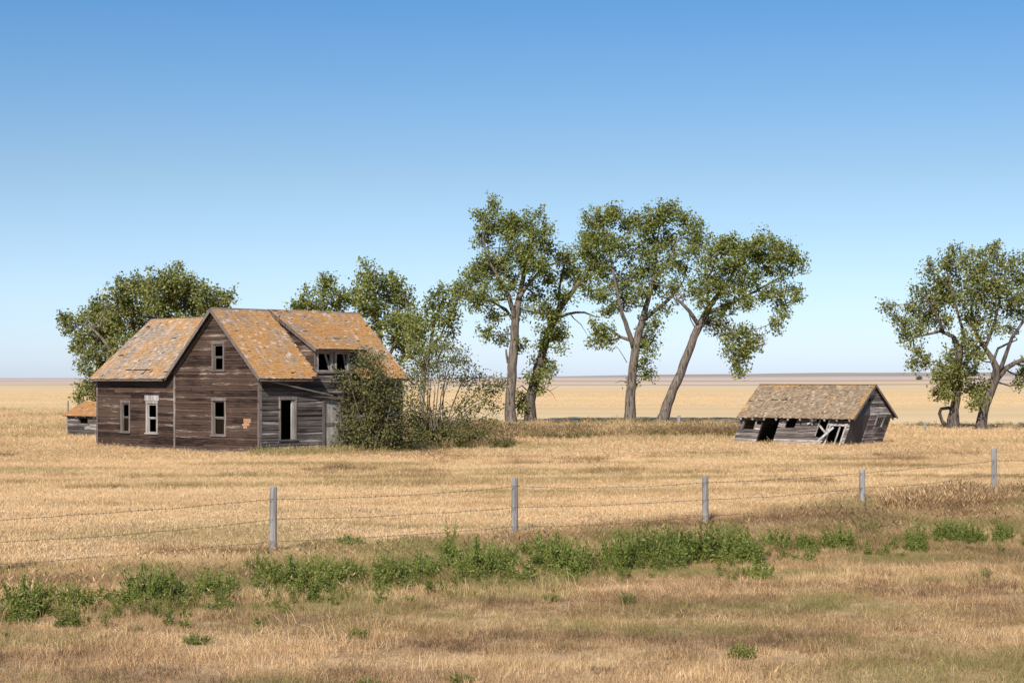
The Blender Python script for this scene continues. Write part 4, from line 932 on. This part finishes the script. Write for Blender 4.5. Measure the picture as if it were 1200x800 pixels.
# ------------------------------------------------------------------ green weeds along the fence
def weed_mesh(seed, h=.5, wd=.5, ns=46, nl=26):
    r = np.random.RandomState(seed); V = []
    for i in range(ns):
        a = r.rand() * 6.283; rad = wd * math.sqrt(r.rand()); bx, by = rad * math.cos(a) * .75, rad * math.sin(a) * .6
        hh = h * (1.02 - .45 * (rad / wd) ** 2) * r.uniform(.45, 1.2); lx, ly = math.cos(a) * .30 * rad / wd * hh + r.randn() * .10, math.sin(a) * .30 * rad / wd * hh + r.randn() * .10
        for t in np.linspace(0, 1, 4)[:-1]:           # stem pieces
            p = np.array([bx + lx * t * t, by + ly * t * t, hh * t]); t2 = t + 1 / 3.; q = np.array([bx + lx * t2 * t2, by + ly * t2 * t2, hh * t2]); s = np.array([.005, .003, 0]); V.append([p - s, p + s, q + s, q - s])
        for j in range(nl):
            t = r.uniform(.12, 1.02); c = np.array([bx + lx * t * t, by + ly * t * t, hh * t]); az = r.rand() * 6.283; el = r.uniform(-.3, 1.0); L = r.uniform(.045, .105) * (1.15 - .4 * t)
            d = np.array([math.cos(az) * math.cos(el), math.sin(az) * math.cos(el), math.sin(el)]); s = np.cross(d, r.randn(3) * .6 + np.array([-.1, -.35, .6])); s /= np.linalg.norm(s); s *= L * .17
            V.append([c, c + d * L * .5 + s, c + d * L, c + d * L * .5 - s])
    return np.array(V)
WM = []
for i, (h, wd, ns, nl) in enumerate(((.52, .55, 80, 30), (.46, .62, 84, 28), (.62, .40, 60, 32), (.30, .42, 50, 22))):
    o = quads_mesh('weed_clump', weed_mesh(50 + i, h, wd, ns, nl), LEAF_WEED); WM.append(o.data); bpy.data.objects.remove(o)
weeds = [  # px, base py, width px, height px, mesh, label
 (22, 714, 52, 44, 0, 'tall green weed clump at the bottom left corner of the fence strip'),
 (50, 712, 40, 32, 1, 'green weed clump second from the left edge, before the fence'),
 (84, 713, 58, 32, 1, 'low bright green weed clump left of a straw gap in the strip'),
 (166, 708, 62, 50, 0, 'tall grey-green weed clump right of the straw gap at left'),
 (192, 704, 44, 38, 1, 'weed clump hugging the right side of the tall grey-green clump'),
 (246, 701, 70, 32, 1, 'low wide green weed clump below and left of the first fence post'),
 (300, 672, 26, 26, 2, 'small upright weed clump just left of the first fence post'),
 (336, 690, 60, 40, 0, 'bushy green weed clump under the first fence post'),
 (378, 690, 56, 38, 1, 'green weed clump right below the first fence post'),
 (408, 636, 40, 13, 3, 'flat dark green weed patch right of the first fence post'),
 (412, 684, 44, 28, 1, 'thin fading weed clump between the first post and the dark clumps'),
 (456, 686, 58, 34, 1, 'dark green weed clump left of the tall one near the second post'),
 (492, 680, 44, 28, 0, 'small dark weed clump leaning on the tallest weeds'),
 (527, 668, 26, 52, 2, 'narrow tall weed plant left of the second fence post'),
 (556, 676, 62, 46, 0, 'big bright green weed clump below the second fence post'),
 (588, 668, 44, 30, 1, 'green weed clump right under the second fence post'),
 (632, 655, 48, 32, 2, 'tall weed clump just right of the second fence post'),
 (654, 668, 64, 44, 0, 'broad dark weed clump right of the second fence post'),
 (722, 664, 46, 42, 0, 'left end clump of the biggest weed patch between second and third posts'),
 (752, 660, 62, 48, 0, 'tallest clump within the biggest weed patch'),
 (790, 654, 54, 38, 1, 'middle clump of the biggest weed patch'),
 (826, 656, 70, 46, 0, 'dense weed clump directly under the third fence post'),
 (862, 650, 60, 36, 1, 'spreading weed clump right under the third fence post'),
 (878, 655, 40, 22, 3, 'low weed clump at the right end of the biggest patch'),
 (910, 640, 40, 24, 3, 'faint olive weed clump between the third and fourth posts'),
 (944, 640, 32, 18, 1, 'small rounded weed clump left of the bright one before the fourth post'),
 (984, 640, 44, 26, 0, 'bright green rounded weed clump before the fourth fence post'),
 (1020, 627, 24, 20, 2, 'slim weed clump at the foot of the fourth fence post'),
 (1076, 642, 28, 32, 2, 'upright lone green weed bush between the fourth and fifth posts'),
 (1112, 630, 36, 26, 0, 'green weed clump below the brown tall grass'),
 (1138, 633, 40, 22, 1, 'green weed clump below and left of the fifth post'),
 (1178, 630, 30, 18, 1, 'small weed clump near the right edge below the fifth post'),
 (667, 680, 26, 10, 3, 'tiny green weed tuft below the broad dark clump'),
 (735, 706, 22, 12, 3, 'lone tiny green weed tuft in the middle of the roadside grass'),
 (646, 703, 18, 9, 3, 'very small weed tuft in the mown roadside grass left of centre tuft'),
 (892, 678, 38, 20, 3, 'sprawling weed tuft in the roadside grass below the third post'),
 (1156, 676, 16, 10, 3, 'tiny weed tuft in the roadside grass below the fifth post'),
 (870, 768, 40, 16, 3, 'flat dark green weed rosette in the front grass right of centre'),
 (418, 744, 30, 11, 3, 'small weed rosette in the front grass left of centre'),
 (228, 750, 40, 10, 3, 'flat weed rosette in the front grass at left'),
 (540, 792, 34, 9, 3, 'weed rosette at the bottom edge of the front grass'),
 (430, 799, 40, 10, 3, 'weed rosette at the bottom edge left of the other one'),
]
WEED_AT = []
for (px, py, wpx, hpx, mi, lab) in weeds:
    p = on_ground(px, py); sc = p.y / FOCAL; o = bpy.data.objects.new('weed_clump', WM[mi]); COL.objects.link(o)
    dims = [(1.15, .52), (1.3, .46), (.85, .62), (.9, .30)][mi]
    o.location = (p.x, p.y + wpx * sc * .25, gz(p.x, p.y)); o.scale = (wpx * sc / dims[0] * 1.08, max(.6, wpx * sc / dims[0] * .9), hpx * sc / dims[1] * 1.05); o.rotation_euler = (0, 0, random.uniform(-.6, .6))
    WEED_AT.append((p.x, p.y + wpx * sc * .25, wpx * sc * .5, hpx))
    tag(o, lab, 'weed', 'green weed clumps along the fence and in the roadside grass')

# ------------------------------------------------------------------ grass (uncountable): clumps instanced on scattered points
def blades(seed, n, rad, h, lean, wid, heads=0.0):
    r = np.random.RandomState(seed); v, f = [], []
    for i in range(n):
        a = r.rand() * 6.283; q = rad * math.sqrt(r.rand()); b = np.array([q * math.cos(a), q * math.sin(a), -.02]); hh = h * r.uniform(.45, 1.1)
        d = r.rand() * 6.283; le = lean * hh * r.uniform(.2, 1.3); t = np.array([math.cos(d), math.sin(d), 0]); w_ = wid * r.uniform(.6, 1.2); fa = r.rand() * 6.283; s = np.array([math.cos(fa), math.sin(fa), 0]) * w_ / 2
        m1 = b + t * le * .3 + np.array([0, 0, hh * .55]); tp = b + t * le + np.array([0, 0, hh * (1 - .25 * lean)])
        o = len(v); v += [b - s, b + s, m1 + s * .8, m1 - s * .8, tp]; f += [(o, o + 1, o + 2, o + 3), (o + 3, o + 2, o + 4)]
        if r.rand() < heads:
            hd = tp - m1; hd /= np.linalg.norm(hd); o = len(v); e = s / (w_ / 2) * .011; v += [tp - hd * .04, tp + hd * .02 + e, tp + hd * .10, tp + hd * .02 - e]; f += [(o, o + 1, o + 2, o + 3)]
    me = bpy.data.meshes.new('grass_clump'); me.from_pydata([tuple(p) for p in v], [], f); me.materials.append(GRASS); me.update()
    return bpy.data.objects.new('grass_clump', me)           # never linked: only instanced
SRC = [blades(1, 56, .22, .14, .8, .0046), blades(2, 56, .24, .18, .6, .0044), blades(3, 54, .26, .11, 1.4, .005), blades(4, 60, .26, .40, .6, .0046, .03), blades(5, 58, .28, .34, .9, .005),
       blades(6, 46, .45, .20, .7, .012), blades(7, 46, .45, .36, .5, .013, .1), blades(8, 34, .30, .55, .35, .011, .6)]
def scatter(name, P, kind, tint, green, scale, label=None):
    me = bpy.data.meshes.new(name); n = len(P); me.vertices.add(n); me.vertices.foreach_set('co', P.astype(np.float32).ravel())
    def attr(nm, ty, val, key='value'): a = me.attributes.new(nm, ty, 'POINT'); a.data.foreach_set(key, np.ascontiguousarray(val).ravel())
    rot = np.stack([rs.randn(n) * .12, rs.randn(n) * .12, rs.rand(n) * 6.283], -1).astype(np.float32)
    attr('kindi', 'INT', kind.astype(np.int32)); attr('tint', 'FLOAT', tint.astype(np.float32)); attr('green', 'FLOAT', green.astype(np.float32))
    attr('rot', 'FLOAT_VECTOR', rot, 'vector'); attr('scl', 'FLOAT_VECTOR', scale.astype(np.float32), 'vector')
    o = bpy.data.objects.new(name, me); COL.objects.link(o); tag(o, label, None, None, 'stuff')
    g = bpy.data.node_groups.new(name, 'GeometryNodeTree'); g.interface.new_socket('Geometry', in_out='INPUT', socket_type='NodeSocketGeometry'); g.interface.new_socket('Geometry', in_out='OUTPUT', socket_type='NodeSocketGeometry')
    gi, go = g.nodes.new('NodeGroupInput'), g.nodes.new('NodeGroupOutput'); io = g.nodes.new('GeometryNodeInstanceOnPoints'); ji = g.nodes.new('GeometryNodeGeometryToInstance')
    for s in reversed(SRC):
        oi = g.nodes.new('GeometryNodeObjectInfo'); oi.inputs['Object'].default_value = s; oi.inputs['As Instance'].default_value = False; g.links.new(oi.outputs['Geometry'], ji.inputs[0])
    def named(nm, ty): a = g.nodes.new('GeometryNodeInputNamedAttribute'); a.data_type = ty; a.inputs['Name'].default_value = nm; return a.outputs[0]
    io.inputs['Pick Instance'].default_value = True
    g.links.new(gi.outputs[0], io.inputs['Points']); g.links.new(ji.outputs[0], io.inputs['Instance']); g.links.new(named('kindi', 'INT'), io.inputs['Instance Index'])
    er = g.nodes.new('FunctionNodeEulerToRotation'); g.links.new(named('rot', 'FLOAT_VECTOR'), er.inputs[0]); g.links.new(er.outputs[0], io.inputs['Rotation']); g.links.new(named('scl', 'FLOAT_VECTOR'), io.inputs['Scale'])
    g.links.new(io.outputs[0], go.inputs[0]); md = o.modifiers.new('scatter', 'NODES'); md.node_group = g
    return o
def wedge(y0, y1, dens, margin=3.0):
    n = int(((y1 ** 2 - y0 ** 2) * .31 + 2 * margin * (y1 - y0)) * dens)
    y = np.sqrt(rs.rand(n) * (y1 ** 2 - y0 ** 2) + y0 ** 2); x = (rs.rand(n) * 2 - 1) * (.31 * y + margin)
    return x, y
def inside(x, y, ox, oy, rz, xa, xb, ya, yb):
    c, s = math.cos(rz), math.sin(rz); u = (x - ox) * c + (y - oy) * s; v = -(x - ox) * s + (y - oy) * c
    return (u > xa) & (u < xb) & (v > ya) & (v < yb)
def blocked(x, y):
    return inside(x, y, HX, HY, R(45), .05, 8.1, .05, 6.4) | inside(x, y, HX, HY, R(45), .1, 6.2, 6.3, 13.1) | inside(x, y, 16.49, 85, R(-40), -6.4, .1, .1, 3.9) | inside(x, y, -25.5, 98, R(-40), 0, 3.8, 0, 2.5)
def field_edge(x): return 123 + np.maximum(0, -x) * .70 - np.maximum(0, x) * .12
SPRIG = []
for i_, (mt_, h_) in enumerate(((LEAF_WEED, .38), (LEAF_WEED, .26), (LEAF_SHRUB, .45), (LEAF_BUSH, .40))):
    o_ = quads_mesh('weed_sprig', weed_mesh(80 + i_, h_, .22, 12, 20), mt_); COL.objects.unlink(o_); SPRIG.append(o_)
SRC += SPRIG
def build_grass():
    # loose green sprigs between and around the weed clumps
    px_, py_, sc_ = [], [], []
    for (wx, wy, wr, hp) in WEED_AT:
        if hp < 17: continue
        k_ = int(16 * wr / .5); px_ += list(wx + rs.randn(k_) * wr * 1.15); py_ += list(wy + rs.randn(k_) * .55); sc_ += list(np.full(k_, min(1.1, hp / 38.0)))
    k_ = 260; t = rs.rand(k_); xx = -9.5 + t * 24; px_ += list(xx); py_ += list(fence_y(xx) - 7.9 + rs.randn(k_) * .9 - t * 1.6); sc_ += list(np.full(k_, .6))
    x, y, q = np.array(px_), np.array(py_), np.array(sc_); n = len(x); sc = np.ones((n, 3)) * (q * rs.uniform(.45, 1.05, n))[:, None]
    scatter('green_undergrowth', np.stack([x, y, ground_z(x, y)], -1), rs.choice([8, 9], n), np.zeros(n), np.zeros(n), sc)
    # olive brush under the row of trees, a darker dead line in front of it, weeds added behind the trunks to deepen the tree shadows
    x, y = wedge(92, 121, 4.5, 4); m = (x > -7) & (x < 19) & (vnoise(x / 2.2, y / 3.0, 71) + .25 * np.exp(-((x + 3) / 6) ** 2) > .54) & ~blocked(x, y); x, y = x[m], y[m]; k1 = rs.choice([10, 10, 11, 7], len(x))
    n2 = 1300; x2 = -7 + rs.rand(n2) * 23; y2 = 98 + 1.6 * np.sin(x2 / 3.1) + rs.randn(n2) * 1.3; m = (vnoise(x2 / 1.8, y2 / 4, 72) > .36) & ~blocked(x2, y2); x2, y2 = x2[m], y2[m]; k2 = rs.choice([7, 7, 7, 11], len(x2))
    n3 = 900; x3 = np.where(rs.rand(n3) < .68, -5 + rs.rand(n3) * 26, 23 + rs.rand(n3) * 14); y3 = np.where(x3 < 22, 120.5, 113.5) + rs.randn(n3) * 1.6 + .06 * x3; m = vnoise(x3 / 2.4, y3 / 3, 73) > .42; x3, y3 = x3[m], y3[m]; k3 = rs.choice([10, 11, 6], len(x3))
    # scrub at the feet of the house shrubs
    n4 = 500; x4 = -8.5 + rs.rand(n4) * 8.5; y4 = 81.5 + .5 * (x4 + 8.5) + rs.randn(n4) * 1.5; m = ~blocked(x4, y4) & (y4 > 76.5); x4, y4 = x4[m], y4[m]; k4 = rs.choice([10, 11, 11, 7], len(x4))
    x = np.concatenate([x, x2, x3, x4]); y = np.concatenate([y, y2, y3, y4]); kd = np.concatenate([k1, k2, k3, k4]); n = len(x)
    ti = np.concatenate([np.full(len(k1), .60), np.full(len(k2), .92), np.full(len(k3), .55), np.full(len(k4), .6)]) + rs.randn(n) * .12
    sc = np.ones((n, 3)) * (rs.uniform(.6, 1.35, n) * np.concatenate([np.full(len(k1), 1.0), np.full(len(k2), 1.15), np.full(len(k3), .8), np.full(len(k4), .8)]))[:, None]
    scatter('undergrowth', np.stack([x, y, ground_z(x, y)], -1), kd, np.clip(ti, 0, 1), np.full(n, .18), sc)
    # 1 roadside and fence strip
    x, y = wedge(15.5, 56, 50, 8); d = (y - fence_y(x)) / 1.29
    m = d < .6 + vnoise(x / 2, y / 2, 21) * .8; x, y, d = x[m], y[m], d[m]; n = len(x)
    strip = np.clip((d + 7.2) / 1.6, 0, 1) * (.55 + .6 * vnoise(x / 2.2, y / 1.4, 22))
    strip = strip * np.clip(.30 + np.maximum(-d - .2, 0) / 2.4 + np.clip((x - 6) / 3, 0, 1), 0, 1)
    strip = np.where(vnoise(x / 3.0, y / 1.2, 23) > .40, strip, strip * .55)
    brown = vnoise(x / 3.5, y / 1.6, 24); fine = vnoise(x / .8, y / .5, 25)
    kind = np.where(strip > .45, rs.choice([3, 4], n), rs.choice([0, 1, 2], n)); kind = np.where((rs.rand(n) < .02) & (strip < .45), 4, kind)
    mott = vnoise(x / .35, y / .30, 28); olive = vnoise(x / 5, y / 1.3, 29); tint = .50 + (brown - .5) * .70 + (fine - .5) * .40 + (mott - .5) * .35 + rs.randn(n) * .17 + strip * .06 + (rs.rand(n) < .13) * .24
    green = np.clip((olive - .42) * 1.0, 0, .32) + np.clip((vnoise(x / 2.4, y / 1.1, 26) - .56) * 2.2, 0, .75) + np.clip((vnoise(x / .9, y / .6, 36) - .7) * 2.0, 0, .5)
    corner = np.clip((x - .13 * y) / 1.5, 0, 1) * np.clip((21.2 - y + .25 * (x - 3)) / 1.4, 0, 1); green = np.maximum(green, corner * (.45 + .5 * rs.rand(n)))
    wstrip = np.exp(-((d + 6.0) / 1.3) ** 2) * (vnoise(x / 1.5, y / 1.2, 31) > .38); green = np.maximum(green, wstrip * .55 * rs.rand(n))
    tuft = np.exp(-(((x - 11.4) / 2.1) ** 2 + ((d + 1.7) / 1.3) ** 2)); kind = np.where(tuft > .4, 7, kind); tint = np.where(tuft > .4, (.66 + rs.randn(n) * .16), tint); green = np.where(tuft > .4, .1 * rs.rand(n), green)
    sc = (rs.uniform(.7, 1.25, n) * (.8 + .5 * fine))[:, None] * np.ones((1, 3)); sc[:, 2] *= np.where(strip > .45, .50 + .32 * strip * rs.uniform(.6, 1.2, n), (.55 + .9 * vnoise(x / .9, y / .6, 27) * rs.rand(n))) * np.where(tuft > .4, 1.05, 1)
    
    keep = np.ones(n, bool)
    for (wx, wy, wr, hp) in WEED_AT:
        q = ((x - wx) / (wr * .95)) ** 2 + ((y - wy + .35) / (.55 if hp > 16 else .3)) ** 2; keep &= ~((q < 1) & (rs.rand(n) < .72))
    x, y, kind, tint, green, sc = x[keep], y[keep], kind[keep], tint[keep], green[keep], sc[keep]
    scatter('roadside_grass', np.stack([x, y, ground_z(x, y)], -1), kind, np.clip(tint, .02, 1), np.clip(green, 0, 1), sc)
    # 2 pale mown yard beyond the fence
    x, y = wedge(27, 76, 24, 9); d = (y - fence_y(x)) / 1.29; rough = np.clip((y + 4 * vnoise(x / 5, y / 3, 41) - 66) / 6, 0, 1)
    m = (d > .3) & (~blocked(x, y)); x, y, d, rough = x[m], y[m], d[m], rough[m]; n = len(x)
    tuf = vnoise(x / .7, y / .6, 48); row = vnoise(x / 9, y / 1.1, 42); row2 = vnoise(x / 3.5, y / .7, 43)
    tint = .07 + (row - .5) * .42 + (row2 - .5) * .32 + (tuf - .5) * .22 + rs.randn(n) * .11 + rough * .10; green = np.clip((vnoise(x / 6, y / 1.6, 44) - .62) * 2.0, 0, .5)
    dark = np.clip((vnoise(x / 3.2, y / .6, 45) - .74) * 6, 0, 1) * (vnoise(x / 14, y / 6, 46) > .45); tint = tint + dark * .55; left = np.clip((vnoise(x / 5, y / 1.5, 47) - .5) * 3, 0, 1) * np.clip((52 - np.abs(y - 60) * 3.6) / 30, 0, 1); tint = tint + left * .34; green = np.maximum(green, left * .75 * rs.rand(n))
    hs = .26 + .30 * row2 + rough * .12 + dark * .6 + left * .5 + np.clip(tuf - .55, 0, 1) * .8; kind = np.where((rough * rs.rand(n) > .75) | (dark > .5), 6, 5); hs = np.where(kind == 6, hs * .55, hs)
    sc = np.ones((n, 3)) * rs.uniform(.6, 1.05, n)[:, None]; sc[:, 2] = hs * rs.uniform(.7, 1.2, n)
    scatter('mown_grass', np.stack([x, y, ground_z(x, y)], -1), kind, np.clip(tint, 0, 1), green, sc)
    # 3 rough grass round the buildings and under the trees
    x, y = wedge(70, 172, 8, 9); m = ~blocked(x, y); x, y = x[m], y[m]; n = len(x)
    m = y < field_edge(x) + (vnoise(x / 16, y / 16, 50) - .5) * 8 - 1; x, y = x[m], y[m]; n = len(x)
    g = vnoise(x / 7, y / 5, 51); g2 = vnoise(x / 2.5, y / 2, 52)
    tint = .20 + (g - .5) * .34 + (g2 - .5) * .25 + rs.randn(n) * .08; green = np.clip((vnoise(x / 9, y / 6, 53) - .5) * 1.3, 0, .5)
    band = np.exp(-((y - 104) / 11) ** 2) * np.clip((x + 6) / 4, 0, 1) * np.clip((17 - x) / 3, 0, 1); g3 = vnoise(x / 1.6, y / 3, 54); tint = tint + band * (.16 + .55 * (g3 > .45) * rs.rand(n)); green = np.maximum(green, band * .62 * rs.rand(n) * (g2 > .35))
    low = np.clip((y - 88) / 9, 0, 1) * .40 + .26 + np.clip((-x - 22) / 5, 0, 1) * .25 - .22 * np.clip((y - 112) / 6, 0, 1); kind = np.where((rs.rand(n) < .96) & (band * g3 * rs.rand(n) < .40), 6, 7); sc = np.ones((n, 3)) * rs.uniform(.75, 1.35, n)[:, None]; sc[:, :2] *= 1.25; sc[:, 2] *= (.70 + .6 * g2 + band * .6) * low
    scatter('rough_grass', np.stack([x, y, ground_z(x, y)], -1), kind, np.clip(tint, 0, 1), np.clip(green, 0, 1), sc)
    # 4 greener grass at the foot of the entrance wall
    t = rs.rand(900); u = t * 9.5 - .5; v = -np.abs(rs.randn(900)) * .6 - .12; c, s = math.cos(R(45)), math.sin(R(45)); x = HX + u * c - v * s; y = HY + u * s + v * c
    sc = np.ones((900, 3)) * rs.uniform(.6, 1.2, 900)[:, None]
    scatter('green_grass', np.stack([x, y, ground_z(x, y)], -1), np.full(900, 6), np.full(900, .3), rs.uniform(.35, 1.0, 900), sc)
    # straw tufts against the gable and wing walls
    n = 420; v = rs.rand(n) * 13.4; u = -.10 - np.abs(rs.randn(n)) * .35; c, s = math.cos(R(45)), math.sin(R(45)); x = HX + u * c - v * s; y = HY + u * s + v * c
    sc = np.ones((n, 3)) * rs.uniform(.45, 1.0, n)[:, None]; sc[:, 2] *= .4 + .9 * vnoise(v / .9, v * 0, 81)
    scatter('base_grass', np.stack([x, y, ground_z(x, y)], -1), rs.choice([5, 6, 6], n), np.clip(.28 + rs.randn(n) * .15, 0, 1), np.clip(vnoise(v / 1.5, v * 0, 82) - .45, 0, .5), sc)
    # 5 stubble at the near edge of the field
    x, y = wedge(168, 330, .5, 8); n = len(x); sc = np.ones((n, 3)) * rs.uniform(.8, 1.3, n)[:, None]; sc[:, :2] *= 1.6; sc[:, 2] *= .6
    scatter('stubble', np.stack([x, y, ground_z(x, y)], -1), np.full(n, 5), np.clip(.08 + vnoise(x / 30, y / 8, 61) * .12 + rs.randn(n) * .03, 0, 1), np.zeros(n), sc)
build_grass()
